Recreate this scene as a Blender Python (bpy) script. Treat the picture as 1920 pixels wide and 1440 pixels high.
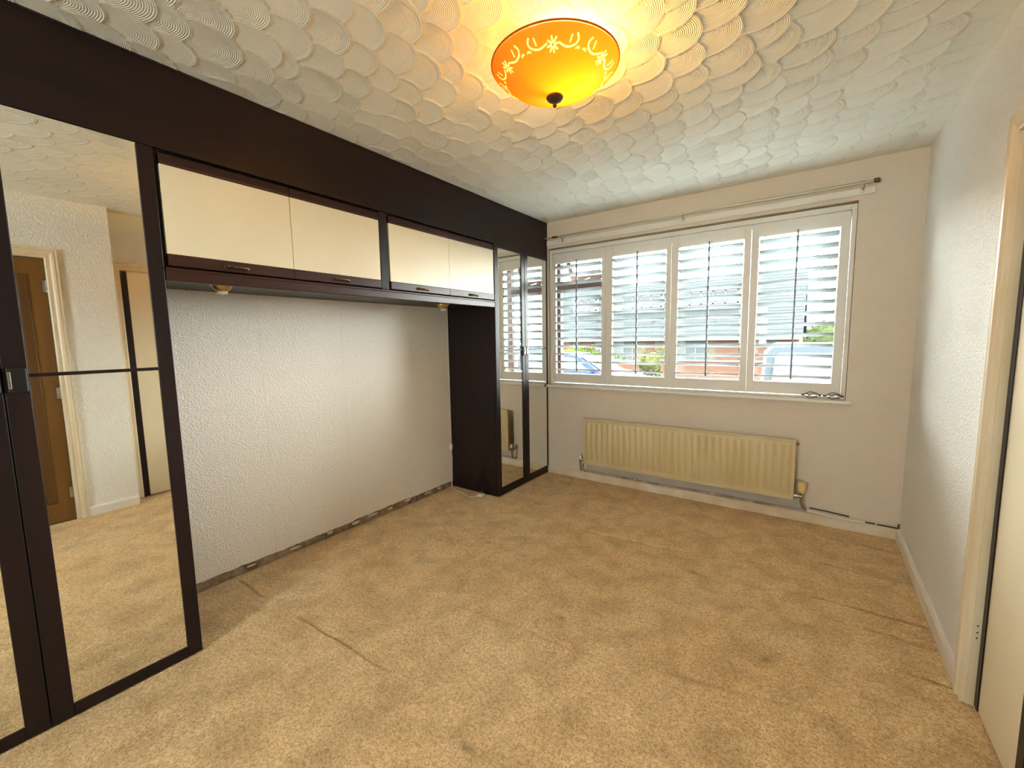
import bpy, bmesh, math, random
import numpy as np
from mathutils import Vector, Matrix

for o in list(bpy.data.objects):
    bpy.data.objects.remove(o, do_unlink=True)
SC = bpy.context.scene
COL = SC.collection
random.seed(7)
RNG = np.random.default_rng(7)

# ------------------------------------------------------------------ key dimensions (metres)
XW = -2.101      # front plane of the fitted furniture
XB = -2.631      # wall behind the fitted furniture
XR = 0.501       # wall opposite, with the sliding cupboard
XH = 0.350       # projecting wall with the brown door
YW = 3.550       # window wall
YBK = -2.20      # wall behind the camera
H = 2.40

# ------------------------------------------------------------------ camera
cd = bpy.data.cameras.new('camera')
cam = bpy.data.objects.new('camera', cd)
COL.objects.link(cam)
cd.sensor_width = 36.0
cd.lens = 792.23 / 1920 * 36.0
cd.clip_start = 0.02
cd.clip_end = 300
yaw, pitch, roll = 0.62051, 0.105675, -0.016616
fw = Vector((-math.sin(yaw) * math.cos(pitch), math.cos(yaw) * math.cos(pitch), -math.sin(pitch)))
rt = Vector((math.cos(yaw), math.sin(yaw), 0))
up = rt.cross(fw)
r2 = math.cos(roll) * rt + math.sin(roll) * up
u2 = math.cos(roll) * up - math.sin(roll) * rt
m = Matrix((r2, u2, -fw)).transposed().to_4x4()
m.translation = Vector((0, 0, 1.3236))
cam.matrix_world = m
SC.camera = cam

# ------------------------------------------------------------------ sky, exposure
SKY = 24.0
w = bpy.data.worlds.new('overcast_sky')
SC.world = w
w.use_nodes = True
bg = w.node_tree.nodes['Background']
bg.inputs[0].default_value = (0.98, 0.99, 0.95, 1)
bg.inputs[1].default_value = SKY
# light portal in the window opening: emits nothing itself, only guides sampling of the sky
pl = bpy.data.lights.new('window_portal', 'AREA')
pl.shape = 'RECTANGLE'
pl.size, pl.size_y = 2.30, 1.30
pl.cycles.is_portal = True
po = bpy.data.objects.new('window_portal', pl)
COL.objects.link(po)
po.location = (-0.955, YW + 0.245, 1.52)
po.rotation_euler = (-math.pi / 2, 0, 0)
# the same for the unseen window added behind the viewpoint as fill light
BWX0, BWX1, BWZ0, BWZ1 = -1.30, -0.72, 1.05, 2.00
pl2 = bpy.data.lights.new('added_window_portal', 'AREA')
pl2.shape = 'RECTANGLE'
pl2.size, pl2.size_y = BWX1 - BWX0, BWZ1 - BWZ0
pl2.cycles.is_portal = True
po2 = bpy.data.objects.new('added_window_portal', pl2)
COL.objects.link(po2)
po2.location = ((BWX0 + BWX1) / 2, YBK - 0.098, (BWZ0 + BWZ1) / 2)
po2.rotation_euler = (math.pi / 2, 0, 0)
LAMP_W = 10.0

vs = SC.view_settings
vs.view_transform = 'Standard'
vs.look = 'None'
vs.gamma = 1.0
vs.use_curve_mapping = False
vs.exposure = 1.47
cy = SC.cycles
cy.max_bounces = 10
cy.diffuse_bounces = 7
cy.glossy_bounces = 6
cy.transmission_bounces = 8
cy.transparent_max_bounces = 16
cy.caustics_reflective = False
cy.caustics_refractive = False
cy.use_denoising = True
cy.adaptive_threshold = 0.03
cy.sample_clamp_indirect = 60.0

# ------------------------------------------------------------------ helpers: materials
def mat(name, col, rough=0.6, metal=0.0, spec=0.5, var=0.0, vscale=8.0, col2=None, bump=0.0, bscale=60.0, bdetail=4.0,
        bdist=0.01, stretch=(1, 1, 1), bstretch=None, coat=0.0):
    """Principled material with optional noise colour variation and noise bump, in object space."""
    ma = bpy.data.materials.new(name)
    ma.use_nodes = True
    nt = ma.node_tree
    p = nt.nodes['Principled BSDF']
    p.inputs['Base Color'].default_value = (*col, 1)
    p.inputs['Roughness'].default_value = rough
    p.inputs['Metallic'].default_value = metal
    p.inputs['Specular IOR Level'].default_value = spec
    if coat:
        p.inputs['Coat Weight'].default_value = coat
        p.inputs['Coat Roughness'].default_value = 0.15
    tc = nt.nodes.new('ShaderNodeTexCoord')
    if var or col2:
        mp = nt.nodes.new('ShaderNodeMapping'); mp.inputs['Scale'].default_value = stretch
        nt.links.new(tc.outputs['Object'], mp.inputs[0])
        n = nt.nodes.new('ShaderNodeTexNoise'); n.inputs['Scale'].default_value = vscale; n.inputs['Detail'].default_value = 5
        nt.links.new(mp.outputs[0], n.inputs['Vector'])
        mx = nt.nodes.new('ShaderNodeMix'); mx.data_type = 'RGBA'
        c2 = col2 if col2 else tuple(c * (1 - var) for c in col)
        mx.inputs[6].default_value = (*col, 1); mx.inputs[7].default_value = (*c2, 1)
        rp = nt.nodes.new('ShaderNodeValToRGB'); rp.color_ramp.elements[0].position = 0.35; rp.color_ramp.elements[1].position = 0.65
        nt.links.new(n.outputs['Fac'], rp.inputs[0]); nt.links.new(rp.outputs[0], mx.inputs[0])
        nt.links.new(mx.outputs[2], p.inputs['Base Color'])
    if bump:
        mp2 = nt.nodes.new('ShaderNodeMapping'); mp2.inputs['Scale'].default_value = bstretch or (1, 1, 1)
        nt.links.new(tc.outputs['Object'], mp2.inputs[0])
        n2 = nt.nodes.new('ShaderNodeTexNoise'); n2.inputs['Scale'].default_value = bscale; n2.inputs['Detail'].default_value = bdetail
        n2.inputs['Distortion'].default_value = 0.6
        nt.links.new(mp2.outputs[0], n2.inputs['Vector'])
        b = nt.nodes.new('ShaderNodeBump'); b.inputs['Strength'].default_value = bump; b.inputs['Distance'].default_value = bdist
        nt.links.new(n2.outputs['Fac'], b.inputs['Height']); nt.links.new(b.outputs[0], p.inputs['Normal'])
    return ma

M = {}
M['wood'] = mat('dark_mahogany', (0.010, 0.0042, 0.0040), 0.42, spec=0.30, col2=(0.016, 0.0065, 0.006), vscale=14, stretch=(1, 0.12, 1), bump=0.08, bscale=120, bstretch=(1, 0.1, 1), bdist=0.002)
M['woodv'] = mat('dark_mahogany_upright', (0.009, 0.0040, 0.0042), 0.42, spec=0.32, col2=(0.014, 0.006, 0.006), vscale=14, stretch=(1, 1, 0.1), bump=0.08, bscale=120, bstretch=(1, 1, 0.1), bdist=0.002)
M['rail'] = mat('mahogany_rail', (0.030, 0.0095, 0.0075), 0.36, spec=0.4, col2=(0.045, 0.015, 0.011), vscale=16, stretch=(1, 0.1, 1), bump=0.06, bscale=120, bstretch=(1, 0.1, 1), bdist=0.002)
M['black'] = mat('black_plastic', (0.008, 0.008, 0.009), 0.35)
M['cream'] = mat('cream_laminate', (0.82, 0.74, 0.54), 0.35, var=0.05, vscale=3)
M['mirror'] = mat('mirror_glass', (0.90, 0.90, 0.86), 0.012, metal=1.0)
M['white'] = mat('white_gloss_paint', (0.80, 0.77, 0.70), 0.38, var=0.05, vscale=6)
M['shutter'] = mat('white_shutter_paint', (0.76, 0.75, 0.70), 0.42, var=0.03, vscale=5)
M['louvre'] = mat('shaded_louvre_paint', (0.42, 0.47, 0.49), 0.45)  # backlit shade and sky tint put into the slat colour
M['rod'] = mat('silhouette_tilt_rod', (0.17, 0.20, 0.23), 0.45)  # darkened to paint in the rod's silhouette against the daylight
M['yellowed'] = mat('yellowed_gloss_paint', (0.74, 0.66, 0.50), 0.38, col2=(0.66, 0.55, 0.36), vscale=9, stretch=(1, 1, 0.3))
M['skirt'] = mat('skirting_paint', (0.74, 0.68, 0.55), 0.4, col2=(0.64, 0.52, 0.34), vscale=7)
M['rad'] = mat('cream_radiator_enamel', (0.64, 0.54, 0.32), 0.4, col2=(0.60, 0.49, 0.27), vscale=5, stretch=(1, 1, 0.3))
M['chrome'] = mat('dull_chrome', (0.5, 0.5, 0.48), 0.25, metal=1.0)
M['brass'] = mat('aged_brass', (0.55, 0.36, 0.14), 0.3, metal=1.0)
M['bronze'] = mat('antique_bronze', (0.16, 0.10, 0.055), 0.38, metal=0.9, col2=(0.08, 0.05, 0.03), vscale=60)
M['polemetal'] = mat('dull_brass_pole', (0.55, 0.49, 0.36), 0.4, metal=0.6)
M['flex'] = mat('white_flex', (0.78, 0.74, 0.66), 0.5)
M['browndoor'] = mat('varnished_brown_door', (0.19, 0.09, 0.020), 0.35, col2=(0.15, 0.068, 0.015), vscale=10, stretch=(1, 1, 0.1))
M['browndoor2'] = mat('varnished_brown_door_dark', (0.12, 0.052, 0.013), 0.35, col2=(0.09, 0.040, 0.010), vscale=10, stretch=(1, 1, 0.1))
M['timber'] = mat('brown_window_timber', (0.075, 0.030, 0.022), 0.45, col2=(0.05, 0.02, 0.016), vscale=20, stretch=(1, 1, 0.2))
M['pipe'] = mat('painted_pipe', (0.50, 0.42, 0.30), 0.45, col2=(0.25, 0.18, 0.12), vscale=14)
M['pipedark'] = mat('bare_dark_pipe', (0.05, 0.035, 0.025), 0.5)

def wallpaper(name, col, col2, scale, strength, dist=0.006):
    """Blown-vinyl / anaglypta paper: swirling relief from distorted noise plus fine grain."""
    ma = bpy.data.materials.new(name); ma.use_nodes = True
    nt = ma.node_tree; p = nt.nodes['Principled BSDF']
    p.inputs['Roughness'].default_value = 0.62; p.inputs['Specular IOR Level'].default_value = 0.35
    tc = nt.nodes.new('ShaderNodeTexCoord')
    n = nt.nodes.new('ShaderNodeTexNoise'); n.inputs['Scale'].default_value = 1.7; n.inputs['Detail'].default_value = 6
    nt.links.new(tc.outputs['Object'], n.inputs['Vector'])
    mx = nt.nodes.new('ShaderNodeMix'); mx.data_type = 'RGBA'
    mx.inputs[6].default_value = (*col, 1); mx.inputs[7].default_value = (*col2, 1)
    nt.links.new(n.outputs['Fac'], mx.inputs[0]); nt.links.new(mx.outputs[2], p.inputs['Base Color'])
    a = nt.nodes.new('ShaderNodeTexNoise'); a.inputs['Scale'].default_value = scale; a.inputs['Detail'].default_value = 2.0
    a.inputs['Distortion'].default_value = 1.6
    nt.links.new(tc.outputs['Object'], a.inputs['Vector'])
    r = nt.nodes.new('ShaderNodeValToRGB'); r.color_ramp.elements[0].position = 0.40; r.color_ramp.elements[1].position = 0.62
    nt.links.new(a.outputs['Fac'], r.inputs[0])
    b = nt.nodes.new('ShaderNodeBump'); b.inputs['Strength'].default_value = strength; b.inputs['Distance'].default_value = dist
    nt.links.new(r.outputs[0], b.inputs['Height']); nt.links.new(b.outputs[0], p.inputs['Normal'])
    return ma
M['paperL'] = wallpaper('blown_vinyl_paper', (0.88, 0.845, 0.79), (0.84, 0.80, 0.73), 75, 0.5)
M['paperW'] = wallpaper('cream_textured_paper', (0.74, 0.675, 0.575), (0.70, 0.62, 0.51), 85, 0.3)
M['paperR'] = wallpaper('swirl_relief_paper', (0.91, 0.915, 0.87), (0.90, 0.885, 0.82), 62, 0.75, 0.008)
M['plaster'] = mat('bare_dirty_plaster', (0.36, 0.27, 0.17), 0.9, col2=(0.13, 0.085, 0.05), vscale=16, bump=0.6, bscale=45)
M['patch'] = mat('bare_grey_plaster', (0.52, 0.47, 0.41), 0.85, col2=(0.45, 0.40, 0.34), vscale=6)
M['tornpaper'] = mat('torn_paper_scrap', (0.70, 0.64, 0.54), 0.8)

# carpet: twist pile
def carpet():
    ma = bpy.data.materials.new('beige_twist_carpet'); ma.use_nodes = True
    nt = ma.node_tree; p = nt.nodes['Principled BSDF']
    p.inputs['Roughness'].default_value = 0.95; p.inputs['Specular IOR Level'].default_value = 0.1
    p.inputs['Sheen Weight'].default_value = 0.15
    tc = nt.nodes.new('ShaderNodeTexCoord')
    def noise(s, d, dist=0.0):
        n = nt.nodes.new('ShaderNodeTexNoise'); n.inputs['Scale'].default_value = s; n.inputs['Detail'].default_value = d
        n.inputs['Distortion'].default_value = dist
        nt.links.new(tc.outputs['Object'], n.inputs['Vector']); return n
    def ramp(n, a, b):
        r = nt.nodes.new('ShaderNodeValToRGB'); r.color_ramp.elements[0].position = a; r.color_ramp.elements[1].position = b
        nt.links.new(n.outputs['Fac'], r.inputs[0]); return r
    def mix(f, c1, c2):
        x = nt.nodes.new('ShaderNodeMix'); x.data_type = 'RGBA'
        nt.links.new(f, x.inputs[0])
        for i, c in ((6, c1), (7, c2)):
            if isinstance(c, tuple): x.inputs[i].default_value = (*c, 1)
            else: nt.links.new(c, x.inputs[i])
        return x.outputs[2]
    big = ramp(noise(1.1, 4, 0.4), 0.38, 0.66)
    mid = ramp(noise(7.0, 5, 0.5), 0.40, 0.70)
    fine = ramp(noise(105, 4, 1.2), 0.38, 0.60)
    c = mix(big.outputs[0], (0.85, 0.65, 0.375), (0.79, 0.57, 0.30))
    d = nt.nodes.new('ShaderNodeMix'); d.data_type = 'RGBA'; d.blend_type = 'MULTIPLY'; d.inputs[0].default_value = 1
    nt.links.new(c, d.inputs[6])
    nt.links.new(mix(mid.outputs[0], (1.06, 1.05, 1.04), (0.80, 0.77, 0.72)), d.inputs[7])
    e = nt.nodes.new('ShaderNodeMix'); e.data_type = 'RGBA'; e.blend_type = 'MULTIPLY'; e.inputs[0].default_value = 1
    nt.links.new(d.outputs[2], e.inputs[6])
    nt.links.new(mix(fine.outputs[0], (0.70, 0.61, 0.50), (1.08, 1.08, 1.08)), e.inputs[7])
    wa = nt.nodes.new('ShaderNodeAttribute'); wa.attribute_name = 'shade_marks'
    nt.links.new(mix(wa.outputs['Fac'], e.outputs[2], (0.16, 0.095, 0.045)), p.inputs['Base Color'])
    b = nt.nodes.new('ShaderNodeBump'); b.inputs['Strength'].default_value = 0.6; b.inputs['Distance'].default_value = 0.006
    nt.links.new(fine.outputs[0], b.inputs['Height']); nt.links.new(b.outputs[0], p.inputs['Normal'])
    return ma
M['carpet'] = carpet()

# combed plaster ceiling; relief is geometry, comb lines are bump driven by the stored fan radius
def artex():
    ma = bpy.data.materials.new('combed_plaster'); ma.use_nodes = True
    nt = ma.node_tree; p = nt.nodes['Principled BSDF']
    p.inputs['Roughness'].default_value = 0.55; p.inputs['Specular IOR Level'].default_value = 0.35
    p.inputs['Base Color'].default_value = (0.80, 0.785, 0.71, 1)
    at = nt.nodes.new('ShaderNodeAttribute'); at.attribute_name = 'comb'
    am = nt.nodes.new('ShaderNodeAttribute'); am.attribute_name = 'amp'
    mu = nt.nodes.new('ShaderNodeMath'); mu.operation = 'MULTIPLY'; mu.inputs[1].default_value = 2 * math.pi / 0.0068
    nt.links.new(at.outputs['Fac'], mu.inputs[0])
    s = nt.nodes.new('ShaderNodeMath'); s.operation = 'SINE'; nt.links.new(mu.outputs[0], s.inputs[0])
    k = nt.nodes.new('ShaderNodeMath'); k.operation = 'MULTIPLY'
    nt.links.new(s.outputs[0], k.inputs[0]); nt.links.new(am.outputs['Fac'], k.inputs[1])
    tc = nt.nodes.new('ShaderNodeTexCoord')
    n = nt.nodes.new('ShaderNodeTexNoise'); n.inputs['Scale'].default_value = 25; n.inputs['Detail'].default_value = 4
    nt.links.new(tc.outputs['Object'], n.inputs['Vector'])
    ad = nt.nodes.new('ShaderNodeMath'); ad.operation = 'ADD'
    nt.links.new(k.outputs[0], ad.inputs[0]); nt.links.new(n.outputs['Fac'], ad.inputs[1])
    b = nt.nodes.new('ShaderNodeBump'); b.inputs['Strength'].default_value = 0.55; b.inputs['Distance'].default_value = 0.0022
    nt.links.new(ad.outputs[0], b.inputs['Height']); nt.links.new(b.outputs[0], p.inputs['Normal'])
    return ma
M['artex'] = artex()

def pane_mat():
    ma = bpy.data.materials.new('window_glass'); ma.use_nodes = True
    nt = ma.node_tree
    for n in list(nt.nodes):
        if n.type == 'BSDF_PRINCIPLED': nt.nodes.remove(n)
    out = nt.nodes['Material Output']
    t = nt.nodes.new('ShaderNodeBsdfTransparent'); t.inputs[0].default_value = (0.95, 0.98, 0.98, 1)
    g = nt.nodes.new('ShaderNodeBsdfGlossy'); g.inputs['Roughness'].default_value = 0.02
    f = nt.nodes.new('ShaderNodeFresnel'); f.inputs[0].default_value = 1.25
    x = nt.nodes.new('ShaderNodeMixShader')
    nt.links.new(f.outputs[0], x.inputs[0]); nt.links.new(t.outputs[0], x.inputs[1]); nt.links.new(g.outputs[0], x.inputs[2])
    nt.links.new(x.outputs[0], out.inputs[0])
    return ma
M['glass'] = pane_mat()

def shade_mat():
    """Amber glass: translucent, with the clear etched scrolls printed on it (mask stored on the bowl)."""
    ma = bpy.data.materials.new('amber_glass_shade'); ma.use_nodes = True
    nt = ma.node_tree
    for n in list(nt.nodes):
        if n.type == 'BSDF_PRINCIPLED': nt.nodes.remove(n)
    out = nt.nodes['Material Output']
    at = nt.nodes.new('ShaderNodeAttribute'); at.attribute_name = 'etch'
    def mixc(a, b):
        x = nt.nodes.new('ShaderNodeMix'); x.data_type = 'RGBA'; nt.links.new(at.outputs['Fac'], x.inputs[0])
        x.inputs[6].default_value = (*a, 1); x.inputs[7].default_value = (*b, 1); return x.outputs[2]
    t = nt.nodes.new('ShaderNodeBsdfTranslucent'); nt.links.new(mixc((0.22, 0.070, 0.006), (0.60, 0.62, 0.45)), t.inputs[0])
    d = nt.nodes.new('ShaderNodeBsdfDiffuse'); nt.links.new(mixc((0.55, 0.19, 0.02), (0.9, 0.80, 0.55)), d.inputs[0])
    x = nt.nodes.new('ShaderNodeMixShader'); x.inputs[0].default_value = 0.45
    nt.links.new(t.outputs[0], x.inputs[1]); nt.links.new(d.outputs[0], x.inputs[2])
    g = nt.nodes.new('ShaderNodeBsdfGlossy'); g.inputs['Roughness'].default_value = 0.25
    y = nt.nodes.new('ShaderNodeMixShader'); y.inputs[0].default_value = 0.03
    nt.links.new(x.outputs[0], y.inputs[1]); nt.links.new(g.outputs[0], y.inputs[2])
    nt.links.new(y.outputs[0], out.inputs[0])
    return ma
M['shade'] = shade_mat()

# ------------------------------------------------------------------ helpers: objects
def tag(o, label=None, cat=None, group=None, kind=None):
    if label: o['label'] = label
    if cat: o['category'] = cat
    if group: o['group'] = group
    if kind: o['kind'] = kind
    return o

def thing(name, loc, label, cat, group=None, kind=None):
    o = bpy.data.objects.new(name, None)
    o.empty_display_size = 0.1
    COL.objects.link(o)
    o.location = loc
    return tag(o, label, cat, group, kind)

def wloc(o):
    v = Vector((0, 0, 0))
    while o:
        v += o.location
        o = o.parent
    return v

def link(name, me, ma=None, parent=None):
    """Meshes are written in world coordinates; a child is shifted back by its parent's place."""
    o = bpy.data.objects.new(name, me)
    COL.objects.link(o)
    if ma: 
        me.materials.append(ma)
    if parent:
        o.location = -wloc(parent)
        o.parent = parent
    return o

def bm_obj(name, bm, ma, parent=None, smooth=False):
    me = bpy.data.meshes.new(name)
    bmesh.ops.recalc_face_normals(bm, faces=bm.faces[:])
    if smooth:
        for f in bm.faces: f.smooth = True
    bm.to_mesh(me); bm.free()
    if smooth:
        try: me.set_sharp_from_angle(angle=math.radians(38))
        except Exception: pass
    return link(name, me, ma, parent)

def bx(bm, x0, x1, y0, y1, z0, z1, bevel=0.0, seg=2):
    r = bmesh.ops.create_cube(bm, size=1)
    vs = r['verts']
    for v in vs:
        v.co = Vector((x0 + (v.co.x + .5) * (x1 - x0), y0 + (v.co.y + .5) * (y1 - y0), z0 + (v.co.z + .5) * (z1 - z0)))
    if bevel:
        es = list({e for v in vs for e in v.link_edges})
        bmesh.ops.bevel(bm, geom=es, offset=bevel, segments=seg, affect='EDGES', profile=0.5)

def box(name, x0, x1, y0, y1, z0, z1, ma, parent=None, bevel=0.0015):
    bm = bmesh.new(); bx(bm, x0, x1, y0, y1, z0, z1, bevel)
    return bm_obj(name, bm, ma, parent)

def boxes(name, lst, ma, parent=None, bevel=0.0015):
    bm = bmesh.new()
    for b in lst: bx(bm, *b, bevel)
    return bm_obj(name, bm, ma, parent)

def tube(bm, pts, r, seg=8, closed=False, taper=None):
    """Sweep a circle along a list of points with a parallel-transported frame."""
    pts = [Vector(p) for p in pts]
    n = len(pts)
    T = []
    for i in range(n):
        a = pts[(i - 1) % n] if (closed or i > 0) else pts[i]
        b = pts[(i + 1) % n] if (closed or i < n - 1) else pts[i]
        T.append((b - a).normalized())
    N = T[0].orthogonal().normalized()
    rings = []
    for i in range(n):
        N = (N - T[i] * N.dot(T[i]))
        if N.length < 1e-6: N = T[i].orthogonal()
        N.normalize()
        B = T[i].cross(N)
        rr = taper[i] if taper else r
        rings.append([bm.verts.new(pts[i] + (N * math.cos(2 * math.pi * k / seg) + B * math.sin(2 * math.pi * k / seg)) * rr) for k in range(seg)])
    for i in range(n if closed else n - 1):
        a, b = rings[i], rings[(i + 1) % n]
        for k in range(seg):
            bm.faces.new((a[k], a[(k + 1) % seg], b[(k + 1) % seg], b[k]))
    if not closed:
        bm.faces.new(rings[0][::-1]); bm.faces.new(rings[-1])

def lathe(bm, prof, c, axis='Z', seg=32, cap=True):
    """prof: list of (radius, height)."""
    rings = []
    for r, h in prof:
        ring = []
        for k in range(seg):
            a = 2 * math.pi * k / seg
            p = (r * math.cos(a), r * math.sin(a), h)
            if axis == 'Y': p = (p[0], p[2], p[1])
            if axis == 'X': p = (p[2], p[0], p[1])
            ring.append(bm.verts.new(Vector(c) + Vector(p)))
        rings.append(ring)
    for a, b in zip(rings, rings[1:]):
        for k in range(seg):
            bm.faces.new((a[k], a[(k + 1) % seg], b[(k + 1) % seg], b[k]))
    if cap:
        for r in (rings[0], rings[-1]):
            try: bm.faces.new(r)
            except ValueError: pass

def prism_y(bm, prof, y0, y1):
    """Extrude an (x,z) outline along Y."""
    a = [bm.verts.new((x, y0, z)) for x, z in prof]
    b = [bm.verts.new((x, y1, z)) for x, z in prof]
    n = len(prof)
    for i in range(n): bm.faces.new((a[i], a[(i + 1) % n], b[(i + 1) % n], b[i]))
    bm.faces.new(a[::-1]); bm.faces.new(b)

def prism(bm, prof, fn, t0, t1):
    a = [bm.verts.new(fn(u, v, t0)) for u, v in prof]
    b = [bm.verts.new(fn(u, v, t1)) for u, v in prof]
    n = len(prof)
    for i in range(n): bm.faces.new((a[i], a[(i + 1) % n], b[(i + 1) % n], b[i]))
    bm.faces.new(a[::-1]); bm.faces.new(b)

def dup(root, loc, label=None, group=None):
    r = root.copy(); COL.objects.link(r); r.location = loc
    if label: r['label'] = label
    if group: r['group'] = group
    for ch in list(root.children):
        c = ch.copy(); COL.objects.link(c); c.parent = r
        for g in list(ch.children):
            d = g.copy(); COL.objects.link(d); d.parent = c
    return r

def grid_mesh(name, X, Y, Z):
    """Heightfield mesh from 2-D arrays."""
    ny, nx = X.shape
    co = np.stack([X, Y, Z], -1).reshape(-1, 3).astype(np.float32)
    i = np.arange(ny * nx).reshape(ny, nx)
    q = np.stack([i[:-1, :-1], i[:-1, 1:], i[1:, 1:], i[1:, :-1]], -1).reshape(-1, 4).astype(np.int32)
    me = bpy.data.meshes.new(name)
    me.vertices.add(len(co)); me.vertices.foreach_set('co', co.ravel())
    me.loops.add(q.size); me.loops.foreach_set('vertex_index', q.ravel())
    me.polygons.add(len(q)); me.polygons.foreach_set('loop_start', np.arange(0, q.size, 4, dtype=np.int32))
    me.update(calc_edges=True)
    me.polygons.foreach_set('use_smooth', np.ones(len(q), dtype=bool))
    return me

def vnoise(X, Y, s, seed):
    """Smooth value noise, about -1..1."""
    r = np.random.default_rng(seed); g = r.uniform(-1, 1, (256, 256))
    u, v = X * s + 60, Y * s + 60
    i, j = np.floor(u).astype(int), np.floor(v).astype(int)
    fu, fv = u - i, v - j
    fu, fv = fu * fu * (3 - 2 * fu), fv * fv * (3 - 2 * fv)
    i %= 255; j %= 255
    return (g[i, j] * (1 - fu) + g[i + 1, j] * fu) * (1 - fv) + (g[i, j + 1] * (1 - fu) + g[i + 1, j + 1] * fu) * fv

# ================================================================== THE ROOM
# ---- floor: carpet laid a little unevenly, with old creases
st = 0.012
xs = np.arange(XB, XR + 0.14, st); ys = np.arange(YBK - 0.02, YW + 0.02, 0.004)
X, Y = np.meshgrid(xs, ys)
Z = 0.0016 * vnoise(X, Y, 3.0, 1) + 0.0014 * vnoise(X, Y, 14, 2) + 0.0012 * vnoise(X, Y, 45, 3) - 0.002
SHADE_MARKS = np.zeros_like(X)      # crease shade painted as dark lines, plus small dirt marks
def crease(x0, x1, y, depth, wd, slope=0.0, wob=0.012, seed=5):
    global Z, SHADE_MARKS
    yc = y + slope * (X - x0) + wob * vnoise(X, X * 0 + y, 9, seed)
    m_ = 1 / (1 + np.exp(-(X - x0) / 0.03)) / (1 + np.exp((X - x1) / 0.03))
    SHADE_MARKS = np.maximum(SHADE_MARKS, m_ * min(1, depth / 0.008) * np.exp(-((Y - yc) / 0.008) ** 2) * (0.65 + 0.35 * vnoise(X, Y, 30, seed + 40)))
    Z += m_ * (-2.6 * depth * np.exp(-((Y - yc) / (0.55 * wd)) ** 2) + 0.45 * depth * np.exp(-((Y - yc + 3.0 * wd) / (3 * wd)) ** 2))
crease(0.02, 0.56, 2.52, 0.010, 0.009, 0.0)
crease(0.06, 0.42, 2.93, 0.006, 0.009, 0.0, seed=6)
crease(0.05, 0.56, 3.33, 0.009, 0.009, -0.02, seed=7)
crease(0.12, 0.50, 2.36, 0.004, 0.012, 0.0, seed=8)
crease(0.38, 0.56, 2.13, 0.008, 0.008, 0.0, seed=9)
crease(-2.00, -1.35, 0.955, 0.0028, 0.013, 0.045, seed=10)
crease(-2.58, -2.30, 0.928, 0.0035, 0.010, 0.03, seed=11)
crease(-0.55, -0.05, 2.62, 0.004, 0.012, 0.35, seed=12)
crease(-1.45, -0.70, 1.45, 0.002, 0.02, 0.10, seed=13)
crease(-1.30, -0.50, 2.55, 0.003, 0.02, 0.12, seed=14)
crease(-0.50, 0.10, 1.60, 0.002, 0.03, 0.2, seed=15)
for (mx_, my_, mr_) in ((-1.98, 1.90, 0.016), (-1.68, 2.06, 0.012), (-0.49, 2.42, 0.020), (-0.10, 1.90, 0.016), (-0.86, 0.92, 0.020), (-0.92, 1.66, 0.013), (-0.30, 2.62, 0.03), (-0.72, 2.86, 0.035),
                        (-1.30, 0.80, 0.05), (-0.18, 1.35, 0.06), (-0.50, 2.95, 0.05), (-0.05, 2.15, 0.04)):
    SHADE_MARKS = np.maximum(SHADE_MARKS, (0.65 if mr_ < 0.025 else 0.16) * np.exp(-(((X - mx_) / (1.6 * mr_)) ** 2 + ((Y - my_) / mr_) ** 2) ** 1.5) * (0.7 + 0.3 * vnoise(X, Y, 60, 77)))
fme = grid_mesh('floor', X, Y, Z)
at = fme.attributes.new('shade_marks', 'FLOAT', 'POINT'); at.data.foreach_set('value', np.clip(SHADE_MARKS, 0, 1).astype(np.float32).ravel())
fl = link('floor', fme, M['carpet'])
tag(fl, 'worn beige twist-pile carpet covering the whole floor', 'floor', kind='structure')
sub = boxes('underfloor', [(XB - 0.1, XR + 0.72, YBK - 0.1, YW + 0.25, -0.12, -0.015)], M['plaster'], fl, 0)

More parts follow.
